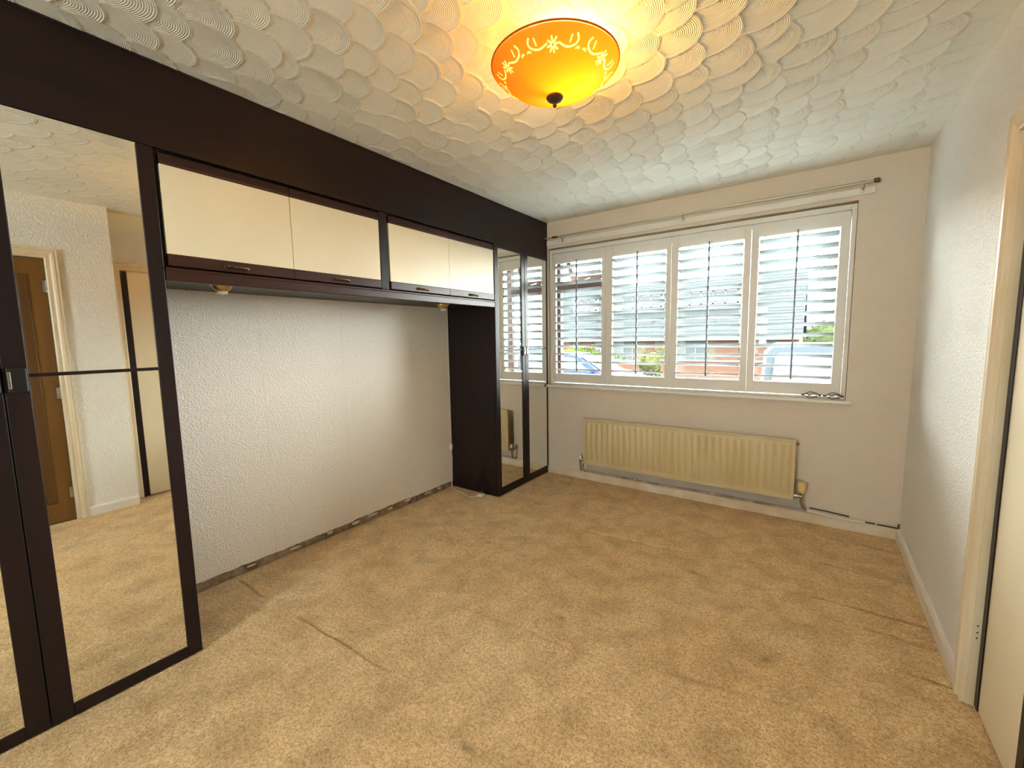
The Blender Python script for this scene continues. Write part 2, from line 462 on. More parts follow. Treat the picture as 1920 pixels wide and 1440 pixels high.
# ---- ceiling: overlapping combed plaster fans as relief
st = 0.0062
xs = np.arange(XB - 0.01, XR + 0.02, st); ys = np.arange(YBK - 0.02, YW + 0.02, st)
X, Y = np.meshgrid(xs, ys)
b = np.array([0.47, 0.883]); a = np.array([-b[1], b[0]])
U = X * a[0] + Y * a[1]; V = X * b[0] + Y * b[1]
Zr = np.zeros_like(X); CB = np.zeros_like(X); AM = np.zeros_like(X) + 0.2
du, dv, RAD = 0.172, 0.118, 0.128
u0, u1, v0, v1 = U.min(), U.max(), V.min(), V.max()
rows = np.arange(v0 - 0.25, v1 + 0.1, dv)[::-1]
for ri, vc0 in enumerate(rows):
    off = (ri % 2) * du / 2 + RNG.uniform(-0.02, 0.02)
    for uc0 in np.arange(u0 - 0.2, u1 + 0.2, du):
        uc = uc0 + off + RNG.uniform(-0.018, 0.018); vc = vc0 + RNG.uniform(-0.020, 0.020)
        R = RAD * RNG.uniform(0.90, 1.12); tw = RNG.uniform(-0.25, 0.25)
        cx, cyy = uc * a[0] + vc * b[0], uc * a[1] + vc * b[1]
        i0, i1 = np.searchsorted(xs, [cx - R - .02, cx + R + .02]); j0, j1 = np.searchsorted(ys, [cyy - R - .02, cyy + R + .02])
        if i1 <= i0 or j1 <= j0: continue
        sl = (slice(j0, j1), slice(i0, i1))
        dU, dV = U[sl] - uc, V[sl] - vc
        dU, dV = dU * math.cos(tw) - dV * math.sin(tw), dU * math.sin(tw) + dV * math.cos(tw)
        d = np.hypot(dU, dV)
        mk = (d < R) & (dV > -0.35 * R)
        e = RNG.uniform(0.7, 1.3)
        h = -0.0004 - 0.0024 * e * (d / R) ** 3 - 0.0018 * e * np.exp(-((d - R * 0.96) / 0.005) ** 2)
        Zr[sl][mk] = h[mk]; CB[sl][mk] = d[mk]; AM[sl][mk] = RNG.choice([0.15, 0.5, 1.0, 1.3]) * (0.25 + 0.75 * (d[mk] / R))
wall_fade = np.clip(np.minimum(np.minimum(YW - Y, XR - X), 1) / 0.10, 0, 1)
Zr *= (0.25 + 0.75 * wall_fade); AM *= wall_fade
Zc = H + 0.004 + Zr
me = grid_mesh('ceiling', X, Y, Zc); me.flip_normals()
for nm, arr in (('comb', CB), ('amp', AM)):
    at = me.attributes.new(nm, 'FLOAT', 'POINT'); at.data.foreach_set('value', arr.astype(np.float32).ravel())
ce = link('ceiling', me, M['artex'])
tag(ce, 'off-white ceiling of overlapping combed plaster fans', 'ceiling', kind='structure')
boxes('ceiling_slab', [(XB - 0.1, XR + 0.72, YBK - 0.1, YW + 0.25, H + 0.012, H + 0.2)], M['white'], ce, 0)

# ---- wall behind the fitted furniture: bare plaster with strips of blown vinyl paper
wl = box('wall_left', XB - 0.10, XB - 0.0025, YBK - 0.1, YW + 0.25, -0.02, H + 0.02, M['plaster'], None, 0)
tag(wl, 'left wall with white textured wallpaper ending above a bare plaster strip', 'wall', kind='structure')
edges = [2.762, 2.232, 1.692, 1.165, 0.635, 0.105, -0.425, -0.955, -1.485, -2.015, YBK]
for k in range(len(edges) - 1):
    y1, y0 = edges[k], edges[k + 1]
    bm = bmesh.new()
    n = 26; zb = [0.049 + 0.004 * math.sin(k * 2.1) + random.uniform(-0.003, 0.003) for _ in range(n + 1)]
    if k in (0, 1): zb[-1] += 0.010 * (1 - 2 * k); zb[0] -= 0.010 * k
    bot = []; top = []
    for i in range(n + 1):
        y = y0 + 0.0002 + (y1 - y0 - 0.0004) * i / n
        lift = 0.0
        if i in (0, n): lift = 0.0
        bot.append(bm.verts.new((XB + 0.003 + lift, y, zb[i]))); top.append(bm.verts.new((XB + lift, y, H)))
    mid = [bm.verts.new((XB + (0.0), bot[i].co.y, 0.12)) for i in range(n + 1)]
    bk = [bm.verts.new((XB - 0.002, bot[i].co.y, zb[i])) for i in range(n + 1)]
    for i in range(n):
        bm.faces.new((bot[i], bot[i + 1], mid[i + 1], mid[i])); bm.faces.new((mid[i], mid[i + 1], top[i + 1], top[i]))
        bm.faces.new((bk[i], bk[i + 1], bot[i + 1], bot[i]))
    bm_obj('wallpaper_strip', bm, M['paperL'], wl)
# scraps of paper left on the bare strip
for (y, z, wy, hz) in ((1.52, 0.030, 0.05, 0.018), (1.72, 0.026, 0.07, 0.022), (1.86, 0.033, 0.10, 0.016), (2.02, 0.030, 0.05, 0.014), (2.20, 0.035, 0.07, 0.022),
                       (2.42, 0.028, 0.10, 0.015), (1.28, 0.024, 0.07, 0.018), (1.02, 0.026, 0.05, 0.014), (2.55, 0.03, 0.05, 0.02)):
    bm = bmesh.new(); vsx = []
    for i in range(9):
        an = 2 * math.pi * i / 9; rr = random.uniform(0.7, 1.1)
        vsx.append(bm.verts.new((XB - 0.0012, y + wy / 2 * math.cos(an) * rr, z + hz / 2 * math.sin(an) * rr)))
    f = bm.faces.new(vsx); e = bmesh.ops.extrude_face_region(bm, geom=[f])
    for v in e['geom']:
        if isinstance(v, bmesh.types.BMVert): v.co.x -= 0.0012
    bm_obj('paper_scrap', bm, M['tornpaper'], wl)

# ---- window wall with its opening
OX0, OX1, OZ0, OZ1 = -2.100, 0.187, 0.862, 2.165
ww = boxes('wall_front', [(XB - 0.1, OX0, YW, YW + 0.25, -0.02, H + 0.02), (OX1, XR + 0.72, YW, YW + 0.25, -0.02, H + 0.02),
                          (OX0, OX1, YW, YW + 0.25, -0.02, OZ0), (OX0, OX1, YW, YW + 0.25, OZ1, H + 0.02)], M['paperW'], None, 0)
tag(ww, 'cream papered wall around the wide shuttered window', 'wall', kind='structure')
box('bare_patch', -1.69, -0.015, YW - 0.0012, YW + 0.01, 0.075, 0.30, M['patch'], ww, 0)

# ---- right wall with cupboard opening
CY0, CY1, CZ = 1.030, 2.062, 1.945
wr = boxes('wall_right', [(XR, XR + 0.10, CY1, YW + 0.1, -0.02, H + 0.02), (XR, XR + 0.10, 0.90, CY0, -0.02, H + 0.02),
                          (XR, XR + 0.10, CY0, CY1, CZ, H + 0.02)], M['paperR'], None, 0)
tag(wr, 'white right wall in swirling relief wallpaper beside the sliding cupboard', 'wall', kind='structure')
# ---- projecting wall with brown door (seen in the mirror)
DY0, DY1, DZ = -0.175, 0.593, 1.962
wh = boxes('wall_hall', [(XH, XR + 0.05, DY1, 0.965, -0.02, H + 0.02), (XH, XR + 0.05, YBK - 0.1, DY0, -0.02, H + 0.02),
                         (XH, XR + 0.05, DY0, DY1, DZ, H + 0.02)], M['paperR'], None, 0)
tag(wh, 'white projecting wall around the brown door, seen in the mirror', 'wall', kind='structure')
wb = boxes('wall_back', [(XB - 0.1, BWX0, YBK - 0.1, YBK, -0.02, H + 0.02), (BWX1, XR + 0.72, YBK - 0.1, YBK, -0.02, H + 0.02),
                         (BWX0, BWX1, YBK - 0.1, YBK, -0.02, BWZ0), (BWX0, BWX1, YBK - 0.1, YBK, BWZ1, H + 0.02)], M['paperR'], None, 0)
w2 = thing('added_window', ((BWX0 + BWX1) / 2, YBK - 0.06, BWZ0), 'plain white window added behind the viewpoint for fill light', 'window', kind='structure')  # unseen opening, added to brighten the room from behind
boxes('frame', [(BWX0, BWX0 + 0.05, YBK - 0.08, YBK - 0.03, BWZ0, BWZ1), (BWX1 - 0.05, BWX1, YBK - 0.08, YBK - 0.03, BWZ0, BWZ1),
                (BWX0 + 0.05, BWX1 - 0.05, YBK - 0.08, YBK - 0.03, BWZ0, BWZ0 + 0.05), (BWX0 + 0.05, BWX1 - 0.05, YBK - 0.08, YBK - 0.03, BWZ1 - 0.05, BWZ1)], M['white'], w2, 0.003)
box('mullion', (BWX0 + BWX1) / 2 - 0.03, (BWX0 + BWX1) / 2 + 0.03, YBK - 0.08, YBK - 0.03, BWZ0 + 0.05, BWZ1 - 0.05, M['white'], w2, 0.003)
box('pane', BWX0 + 0.04, (BWX0 + BWX1) / 2 - 0.02, YBK - 0.058, YBK - 0.054, BWZ0 + 0.04, BWZ1 - 0.04, M['glass'], w2, 0)
box('pane', (BWX0 + BWX1) / 2 + 0.02, BWX1 - 0.04, YBK - 0.058, YBK - 0.054, BWZ0 + 0.04, BWZ1 - 0.04, M['glass'], w2, 0)
tag(wb, 'plain white papered wall behind the viewpoint', 'wall', kind='structure')

we = box('wall_outer', XR + 0.62, XR + 0.72, YBK, YW, -0.02, H + 0.02, M['plaster'], None, 0)
tag(we, 'hidden wall at the back of the cupboard and passage', 'wall', kind='structure')

# ---- skirting boards
def skirt(name, label, x0, x1, y0, y1, face):
    bm = bmesh.new()
    if face == 'y':      # board on window wall, room side is -y
        pr = [(YW, 0), (YW - 0.016, 0), (YW - 0.016, 0.058), (YW - 0.010, 0.068), (YW, 0.070)]
        prism(bm, pr, lambda u, v, t: Vector((t, u, v)), x0, x1)
    else:
        X_ = face
        pr = [(X_, 0), (X_ - 0.016, 0), (X_ - 0.016, 0.060), (X_ - 0.009, 0.072), (X_, 0.075)]
        prism(bm, pr, lambda u, v, t: Vector((u, t, v)), y0, y1)
    o = bm_obj(name, bm, M['skirt'] if face == 'y' else M['white'])
    return tag(o, label, 'skirting board', kind='structure')
skirt('baseboard_front', 'scuffed cream skirting board under the window radiator', -2.10, XR, 0, 0, 'y')
skirt('baseboard_right', 'white skirting board along the relief-papered right wall', 0, 0, CY1 + 0.062, YW - 0.016, XR)
skirt('baseboard_hall', 'white skirting board beside the brown door, seen in the mirror', 0, 0, 0.66, 0.965, XH)

# ---- architraves
def architrave(name, label, Xf, y0, y1, z1, wd, ma, th=0.020):
    """Moulded frame on a wall whose room face is x = Xf; opening y0..y1, 0..z1."""
    root = thing(name, (Xf, (y0 + y1) / 2, 0), label, 'door frame', kind='structure')
    def prof(s):       # s: distance from opening edge, returns outline (s, depth)
        return [(0, 0), (0, 0.012), (0.006, 0.016), (s * 0.40, 0.012), (s * 0.55, 0.020), (s * 0.72, th + 0.002), (s * 0.84, th - 0.004), (s, th), (s, 0)]
    for sgn, ye in ((-1, y0), (1, y1)):
        bm = bmesh.new()
        prism(bm, prof(wd), lambda u, v, t, sg=sgn, yy=ye: Vector((Xf - v, yy + sg * u, t + (0 if t < 0.1 else u))), 0.0, z1)
        bm_obj('jamb_moulding', bm, ma, root)
    bm = bmesh.new()
    prism(bm, prof(wd), lambda u, v, t, a_=y0, b_=y1: Vector((Xf - v, (a_ - u) if t == 0 else (b_ + u), z1 + u)), 0, 1)
    bm_obj('head_moulding', bm, ma, root)
    return root
tr1 = architrave('trim_1', 'yellowed moulded frame around the cream sliding cupboard doors', XR, CY0, CY1, CZ, 0.062, M['yellowed'])
boxes('jamb_lining', [(XR, XR + 0.10, CY1 - 0.004, CY1 + 0.01, 0, CZ), (XR, XR + 0.10, CY0 - 0.01, CY0 + 0.004, 0, CZ), (XR, XR + 0.10, CY0, CY1, CZ - 0.004, CZ + 0.01)], M['yellowed'], tr1, 0)
bm = bmesh.new()
for z in (0.255, 0.275, 0.30):
    lathe(bm, [(0.0028, 0), (0.0028, 0.0012)], (XR + 0.012, CY1 - 0.0046, z), 'Y', 8)
bm_obj('screw_holes', bm, M['black'], tr1)
tr2 = architrave('trim_2', 'cream moulded frame around the brown door, seen in the mirror', XH, DY0, DY1, DZ, 0.066, M['yellowed'])

# ---- sliding cupboard doors
def slider(name, x0, y0, y1, label, s0, s1):
    root = thing(name, (x0, (y0 + y1) / 2, 0), label, 'cupboard door', kind='structure')
    box('panel', x0, x0 + 0.012, y0 + s0 - 0.004, y1 - s1 + 0.004, 0.008, CZ - 0.002, M['cream'], root, 0)
    box('stile', x0 - 0.004, x0 + 0.014, y0, y0 + s0, 0.006, CZ - 0.002, M['woodv'], root, 0.0015)
    box('stile', x0 - 0.004, x0 + 0.014, y1 - s1, y1, 0.006, CZ - 0.002, M['woodv'], root, 0.0015)
slider('door_2', 0.508, CY0 + 0.006, 1.640, 'near cream sliding cupboard door with dark brown edge strips', 0.042, 0.045)
slider('door_3', 0.526, 1.42, CY1 - 0.005, 'far cream sliding cupboard door behind the near one', 0.045, 0.034)

# ---- brown door
d1 = thing('door_1', (XH + 0.03, (DY0 + DY1) / 2, 0), 'brown varnished door in cream frame, seen in the mirror', 'door', kind='structure')
boxes('slab', [(XH + 0.006, XH + 0.046, DY0 + 0.003, DY1 - 0.003, 0.006, DZ - 0.004)], M['browndoor'], d1, 0.002)
boxes('panel_mould', [(XH - 0.002, XH + 0.007, 0.452, 0.500, 0.16, 1.84), (XH - 0.002, XH + 0.007, -0.082, -0.034, 0.16, 1.84),
                      (XH - 0.002, XH + 0.007, -0.034, 0.452, 1.80, 1.84), (XH - 0.002, XH + 0.007, -0.034, 0.452, 0.16, 0.20)], M['browndoor2'], d1, 0.003)
for z in (1.76, 0.98, 0.22):
    bm = bmesh.new(); lathe(bm, [(0.006, -0.045), (0.006, 0.045)], (XH + 0.0, DY1 - 0.001, z), 'Z', 10)
    bx(bm, XH + 0.0, XH + 0.007, DY1 - 0.022, DY1 - 0.003, z - 0.042, z + 0.042)
    bm_obj('hinge', bm, M['chrome'], d1)
bm = bmesh.new(); lathe(bm, [(0.024, 0), (0.026, -0.006), (0.010, -0.012), (0.010, -0.035), (0.024, -0.045), (0.026, -0.058), (0.015, -0.066)], (XH + 0.006, -0.12, 1.02), 'X', 20)
bm_obj('door_knob', bm, M['brass'], d1, True)

# ================================================================== WINDOW
w1 = thing('window_1', (-0.95, YW + 0.16, OZ0), 'brown timber window with open top light behind the shutters', 'window', kind='structure')
FY0, FY1 = YW + 0.135, YW + 0.195
boxes('frame', [(OX0, -2.036, FY0, FY1, OZ0, OZ1), (0.13, OX1, FY0, FY1, OZ0, OZ1), (-2.036, 0.13, FY0, FY1, 2.105, OZ1), (-2.036, 0.13, FY0, FY1, OZ0, 0.935)], M['timber'], w1, 0.004)
box('mullion', -1.592, -1.532, FY0, FY1, 0.935, 2.105, M['timber'], w1, 0.004)
box('transom', -2.036, -1.592, FY0, FY1, 1.775, 1.843, M['timber'], w1, 0.004)
box('pane', -1.54, 0.14, FY0 + 0.03, FY0 + 0.034, 0.93, 2.11, M['glass'], w1, 0)
box('pane', -2.04, -1.585, FY0 + 0.03, FY0 + 0.034, 0.93, 1.78, M['glass'], w1, 0)
# open top light, hinged at the head and pushed outwards
hx0, hx1, hl = -2.030, -1.598, 0.262
an = math.radians(33)
def fan(u, v, t):   # u along x, v down the sash, t thickness
    return Vector((u, FY1 + 0.012 + math.sin(an) * v + math.cos(an) * t, 2.112 - math.cos(an) * v + math.sin(an) * t))
fl_root = link('top_light', bpy.data.meshes.new('top_light'), None, w1)
def slab(bm, ua, ub, va, vb, ta, tb):
    vv = [bm.verts.new(fan(u, v, t)) for u in (ua, ub) for v in (va, vb) for t in (ta, tb)]
    for q in ((0, 1, 3, 2), (4, 6, 7, 5), (0, 4, 5, 1), (2, 3, 7, 6), (0, 2, 6, 4), (1, 5, 7, 3)): bm.faces.new([vv[i] for i in q])
bm = bmesh.new()
slab(bm, hx0, hx0 + 0.045, 0, hl, 0, 0.04); slab(bm, hx1 - 0.045, hx1, 0, hl, 0, 0.04)
slab(bm, hx0 + 0.045, hx1 - 0.045, 0, 0.045, 0, 0.04); slab(bm, hx0 + 0.045, hx1 - 0.045, hl - 0.045, hl, 0, 0.04)
bmesh.ops.recalc_face_normals(bm, faces=bm.faces[:]); bm.to_mesh(fl_root.data); bm.free(); fl_root.data.materials.append(M['timber'])
bm = bmesh.new(); slab(bm, hx0 + 0.04, hx1 - 0.04, 0.04, hl - 0.04, 0.018, 0.022); bm_obj('pane', bm, M['glass'], fl_root)
bm = bmesh.new(); tube(bm, [(-1.80, FY0 + 0.01, 1.86), (-1.80, FY1 + 0.10, 1.90)], 0.005, 6); bm_obj('stay', bm, M['chrome'], w1)

# ---- sill board
bm = bmesh.new()
prism(bm, [(YW + 0.14, 0.862), (YW + 0.14, 0.884), (YW - 0.036, 0.882), (YW - 0.046, 0.877), (YW - 0.048, 0.868), (YW - 0.044, 0.860), (YW - 0.034, 0.857), (YW + 0.0, 0.857), (YW + 0.0, 0.862)],
      lambda u, v, t: Vector((t, u, v)), OX0 + 0.004, OX1 - 0.001)
prism(bm, [(YW - 0.0005, 0.857), (YW - 0.0005, 0.882), (YW - 0.036, 0.882), (YW - 0.046, 0.877), (YW - 0.048, 0.868), (YW - 0.044, 0.860), (YW - 0.034, 0.857)],
      lambda u, v, t: Vector((t, u, v)), OX1 - 0.001, 0.216)
o = bm_obj('trim_3', bm, M['white']); tag(o, 'white painted window sill board with rounded nose', 'window sill', kind='structure')
# ---- batten above the window
bm = bmesh.new()
prism(bm, [(YW, 2.188), (YW - 0.014, 2.188), (YW - 0.020, 2.194), (YW - 0.020, 2.230), (YW - 0.014, 2.236), (YW, 2.236)], lambda u, v, t: Vector((t, u, v)), -2.095, 0.262)
o = bm_obj('trim_4', bm, M['white']); tag(o, 'painted timber batten fixed above the window', 'batten', kind='structure')

# ---- shutter frame and four shutters
SY = YW + 0.028            # room face of the shutter panels
frame = thing('shutter_frame', (-0.955, SY, 0.884), 'white fixed frame holding the four window shutters', 'shutter frame')
boxes('side_post', [(OX0 + 0.012, -2.058, SY - 0.004, SY + 0.05, 0.884, 2.152)], M['shutter'], frame, 0.003)
boxes('side_post', [(0.160, OX1 - 0.002, SY - 0.004, SY + 0.05, 0.884, 2.152)], M['shutter'], frame, 0.003)
boxes('head_rail', [(-2.058, 0.160, SY - 0.006, SY + 0.05, 2.118, 2.152)], M['shutter'], frame, 0.003)
boxes('bottom_rail', [(-2.058, 0.160, SY + 0.004, SY + 0.05, 0.884, 0.897)], M['shutter'], frame, 0.002)
LV_MESH = {}
def louvre_mesh(L):
    key = round(L, 4)
    if key in LV_MESH: return LV_MESH[key]
    bm = bmesh.new(); n = 14; wd, th = 0.041, 0.0052
    pr = [(wd * math.cos(2 * math.pi * k / n), th * math.sin(2 * math.pi * k / n)) for k in range(n)]
    prism(bm, pr, lambda u, v, t: Vector((t, u, v)), -L / 2, L / 2)
    bmesh.ops.recalc_face_normals(bm, faces=bm.faces[:])
    for f in bm.faces: f.smooth = len(f.verts) == 4
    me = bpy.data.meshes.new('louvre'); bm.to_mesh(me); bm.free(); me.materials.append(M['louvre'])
    LV_MESH[key] = me
    return me
NL, ZA, ZB = 14, 0.988, 2.022
cents = [(-2.054, -1.530, -2.028, -1.562), (-1.5275, -0.9665, -1.463, -1.005), (-0.9640, -0.4065, -0.911, -0.451), (-0.404, 0.156, -0.356, 0.106)]
slabels = ['white louvred shutter beside the mirrored wardrobe, dark window frame behind its slats', 'second white louvred shutter from the mirrored wardrobe, blue car behind it',
           'third white louvred shutter from the mirrored wardrobe, brick garden wall behind it', 'white louvred shutter above the two wire finials, at the right wall end']
for k, (xa, xb_, la, lb) in enumerate(cents):
    cx = (xa + xb_) / 2
    root = thing('window_shutter', (cx, SY, 0.9), slabels[k], 'shutter', 'louvred window shutters')
    zt, zb = 2.112, 0.902
    y0, y1 = SY, SY + 0.028
    box('stile', xa, la, y0, y1, zb, zt, M['shutter'], root, 0.002)
    box('stile', lb, xb_, y0, y1, zb, zt, M['shutter'], root, 0.002)
    box('top_rail', la, lb, y0 + 0.001, y1 - 0.001, ZB, zt, M['shutter'], root, 0.0015)
    box('bottom_rail', la, lb, y0 + 0.001, y1 - 0.001, zb, ZA, M['shutter'], root, 0.0015)
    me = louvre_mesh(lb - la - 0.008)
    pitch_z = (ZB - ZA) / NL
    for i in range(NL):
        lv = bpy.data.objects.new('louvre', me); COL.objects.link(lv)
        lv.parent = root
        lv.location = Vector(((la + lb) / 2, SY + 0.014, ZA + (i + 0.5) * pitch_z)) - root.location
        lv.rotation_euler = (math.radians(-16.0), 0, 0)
    xm = (la + lb) / 2
    box('tilt_rod', xm - 0.0055, xm + 0.0055, SY - 0.034, SY - 0.024, ZA + 0.022, ZB + 0.012, M['rod'], root, 0.002)
    for z in (1.15, 1.52, 1.90):
        xh = xb_ if k in (0, 2) else xa
        if k in (1, 2, 3): box('hinge', xh - (0.006 if k == 2 else 0.0), xh + (0.0 if k == 2 else 0.006), SY - 0.003, SY + 0.001, z - 0.03, z + 0.03, M['shutter'], root, 0.001)

# ================================================================== FITTED FURNITURE
def wardrobe(label, y0, y1, doors, ztop=2.08):
    root = thing('mirrored_wardrobe', ((XB + XW) / 2, (y0 + y1) / 2, 0), label, 'wardrobe', 'mirror-fronted fitted wardrobes')
    box('side_panel', XB + 0.006, XW - 0.022, y0, y0 + 0.018, 0.003, ztop, M['woodv'], root)
    box('side_panel', XB + 0.006, XW - 0.022, y1 - 0.018, y1, 0.003, ztop, M['woodv'], root)
    box('back_panel', XB + 0.008, XB + 0.014, y0 + 0.018, y1 - 0.018, 0.003, ztop, M['woodv'], root)
    box('top_panel', XB + 0.014, XW - 0.022, y0 + 0.018, y1 - 0.018, ztop - 0.02, ztop - 0.002, M['wood'], root)
    box('plinth', XW - 0.060, XW - 0.040, y0 + 0.018, y1 - 0.018, 0.003, 0.05, M['wood'], root)
    for (a0, a1, m0, m1, zm0, zm1, hs) in doors:     # door span, mirror span, mirror heights, handle side
        d = boxes('door', [(XW - 0.020, XW, a0, m0, 0.004, zm1 + 0.001), (XW - 0.020, XW, m1, a1, 0.004, zm1 + 0.001), (XW - 0.020, XW, m0, m1, 0.004, zm0)], M['woodv'], root, 0.003)
        mi = box('mirror', XW - 0.016, XW - 0.006, m0 - 0.002, m1 + 0.002, zm0 - 0.002, zm1 + 0.001, M['mirror'], d, 0.0)
        tag(mi, 'tall mirror glass')
        box('crossbar', XW - 0.0062, XW - 0.001, m0, m1, 1.225, 1.237, M['wood'], d, 0.001)
        if hs:
            hy = (m1 + 0.004, a1 - 0.003) if hs > 0 else (a0 + 0.003, m0 - 0.004)
            boxes('handle', [(XW - 0.002, XW + 0.010, hy[0] + 0.004, hy[1], 1.178, 1.258)], M['black'], d, 0.004)
            e = hy[1] - 0.010 if hs > 0 else hy[0] + 0.010
            box('handle_edge', XW + 0.010, XW + 0.0135, e - 0.004, e + 0.004, 1.19, 1.246, M['chrome'], d, 0.0015)
    return root
wardrobe('tall dark wardrobe with mirror doors in the near left corner', -0.310, 0.598,
         [(0.149, 0.597, 0.206, 0.546, 0.048, 2.078, -1), (-0.309, 0.147, -0.255, 0.089, 0.048, 2.078, 1)])
wardrobe('narrow dark wardrobe with mirror doors beside the window', 2.722, 3.548,
         [(2.723, 3.153, 2.773, 3.106, 0.070, 2.053, 1), (3.156, 3.547, 3.208, 3.534, 0.070, 2.053, -1)])
fa = thing('fascia_board', (XW - 0.01, 1.6, 2.08), 'long dark brown fascia board running along the ceiling over the wardrobes', 'fascia')
box('board', XW - 0.020, XW, -0.310, YW - 0.002, 2.081, H - 0.001, M['wood'], fa, 0.001)
box('scribe_strip', XW - 0.010, XW + 0.003, -0.310, YW - 0.003, H - 0.010, H - 0.0005, M['wood'], fa, 0.001)
bm = bmesh.new()
lathe(bm, [(0.004, 0), (0.004, 0.002), (0.002, 0.003)], (XW, 3.50, 2.352), 'X', 10)
bm_obj('screw', bm, M['chrome'], fa)
box('filler', XW - 0.020, XW, 2.722, 3.548, 2.0545, 2.0805, M['wood'], fa, 0.001)

# ---- over-bed bridging cupboards
br = thing('overbed_cupboard', ((XB + XW) / 2, 1.66, 1.58), 'row of cream-fronted overhead cupboards bridging the two wardrobes', 'cupboard')
YA, YB = 0.600, 2.720
boxes('carcass', [(XB + 0.006, XW - 0.024, YA + 0.001, YB - 0.001, 1.600, 1.618), (XB + 0.006, XW - 0.024, YA + 0.001, YB - 0.001, 2.060, 2.079),
                  (XB + 0.006, XW - 0.024, YA + 0.001, YA + 0.019, 1.618, 2.06), (XB + 0.006, XW - 0.024, YB - 0.019, YB - 0.001, 1.618, 2.06),
                  (XB + 0.006, XW - 0.024, 1.64, 1.69, 1.618, 2.06), (XB + 0.006, XB + 0.012, YA + 0.02, YB - 0.02, 1.618, 2.06)], M['wood'], br, 0.001)
box('centre_post', XW - 0.024, XW - 0.002, 1.634, 1.688, 1.632, 2.079, M['woodv'], br, 0.002)
bm = bmesh.new()
prism_y(bm, [(XW - 0.030, 1.578), (XW - 0.004, 1.578), (XW + 0.001, 1.582), (XW + 0.001, 1.618), (XW + 0.004, 1.622), (XW + 0.004, 1.628), (XW - 0.002, 1.632), (XW - 0.030, 1.632)], YA + 0.001, YB - 0.001)
bm_obj('pelmet', bm, M['rail'], br)
for (y0, y1, hy) in ((0.612, 1.1135, 0.856), (1.1165, 1.630, 1.368), (1.702, 2.2115, 1.955), (2.2145, 2.715, 2.462)):
    d = box('door', XW - 0.022, XW - 0.003, y0, y1, 1.683, 2.026, M['cream'], br, 0.0008)
    tag(d, 'cream laminate flap door')
    bm = bmesh.new()
    prism_y(bm, [(XW - 0.022, 1.637), (XW - 0.001, 1.637), (XW + 0.001, 1.640), (XW + 0.001, 1.680), (XW - 0.002, 1.684), (XW - 0.022, 1.684)], y0, y1)
    bm_obj('bottom_rail', bm, M['rail'], d)
    bm = bmesh.new()
    prism_y(bm, [(XW - 0.022, 2.025), (XW - 0.002, 2.025), (XW + 0.002, 2.028), (XW + 0.002, 2.034), (XW - 0.008, 2.068), (XW - 0.022, 2.070)], y0, y1)
    bm_obj('top_rail', bm, M['rail'], d)
    bm = bmesh.new()
    pts = [(XW + 0.001, hy - 0.042, 1.657), (XW + 0.014, hy - 0.040, 1.657), (XW + 0.018, hy - 0.030, 1.657), (XW + 0.018, hy + 0.030, 1.657), (XW + 0.014, hy + 0.040, 1.657), (XW + 0.001, hy + 0.042, 1.657)]
    tube(bm, pts, 0.006, 8)
    for sg in (-1, 1):
        lathe(bm, [(0.010, 0), (0.010, 0.003), (0.006, 0.006)], (XW + 0.001, hy + sg * 0.042, 1.657), 'X', 12)
    bm_obj('handle', bm, M['bronze'], d, True)

# ---- eyeball spotlights under the cupboards
def spot(loc, label, tilt):
    root = thing('eyeball_spotlight', loc, label, 'spotlight', 'spotlights under the overhead cupboards')
    x, y, z = loc
    bm = bmesh.new()
    n = 28
    tube(bm, [(x + 0.044 * math.cos(2 * math.pi * k / n), y + 0.044 * math.sin(2 * math.pi * k / n), z - 0.003) for k in range(n)], 0.006, 8, closed=True)
    bm_obj('bezel', bm, M['brass'], root, True)
    bm = bmesh.new()
    lathe(bm, [(0.040, 0.0)] + [(0.040 * math.cos(t), -0.040 * math.sin(t)) for t in np.linspace(0.1, 0.9, 7)] + [(0.020, -0.033)], (x, y, z), 'Z', 24)
    bm_obj('eyeball', bm, M['brass'], root, True)
    bm = bmesh.new()
    lathe(bm, [(0.0195, -0.031), (0.024, -0.037), (0.020, -0.043), (0.010, -0.047), (0.002, -0.048)], (x, y, z), 'Z', 20)
    bm_obj('bulb', bm, M['flex'], root, True)
    return root
spot((-2.205, 0.830, 1.594), 'brass eyeball spotlight nearer the large left wardrobe', 0)
spot((-2.300, 2.337, 1.594), 'brass eyeball spotlight nearer the narrow wardrobe by the window', 0)

# ================================================================== CEILING LAMP
LX, LY, ZR, RR = -0.824, 1.455, 2.312, 0.228
lp = thing('ceiling_lamp', (LX, LY, 2.19), 'amber glass uplighter ceiling lamp with white floral scrolls', 'lamp')
def bowl_z(r):     # shallow bowl
    return ZR - 0.100 * (1 - (r / RR) ** 2) ** 0.82
R0 = 0.186
strokes = []          # (list of (u along the circle, v outwards), half width), one repeat every 60 degrees
for j in range(8):
    an2 = 2 * math.pi * j / 8 + 0.2
    strokes.append(([(r * math.cos(an2), r * math.sin(an2)) for r in np.linspace(0.006, 0.018, 6)], 0.0021))
for sg in (-1, 1):
    pts = []
    for t in np.linspace(0, 1, 40):
        u = 0.021 + 0.052 * min(t, 0.75) / 0.75
        v = -0.009 * math.sin(t * math.pi * 1.25) + 0.004
        if t > 0.75:
            q = (t - 0.75) / 0.25; u = 0.073 + 0.006 * math.sin(q * math.pi); v = -0.009 * math.sin(0.75 * math.pi * 1.25) + 0.004 + 0.022 * q
        pts.append((sg * u, v))
    strokes.append((pts, 0.0021))
    strokes.append(([(sg * (0.054 + 0.003 * t), 0.006 + 0.015 * t) for t in np.linspace(0, 1, 8)], 0.0017))
    strokes.append(([(sg * (0.079 + 0.011 * t), -0.006 + 0.004 * math.sin(t * 2.6)) for t in np.linspace(0, 1, 8)], 0.0019))
NS, NR = 900, 120
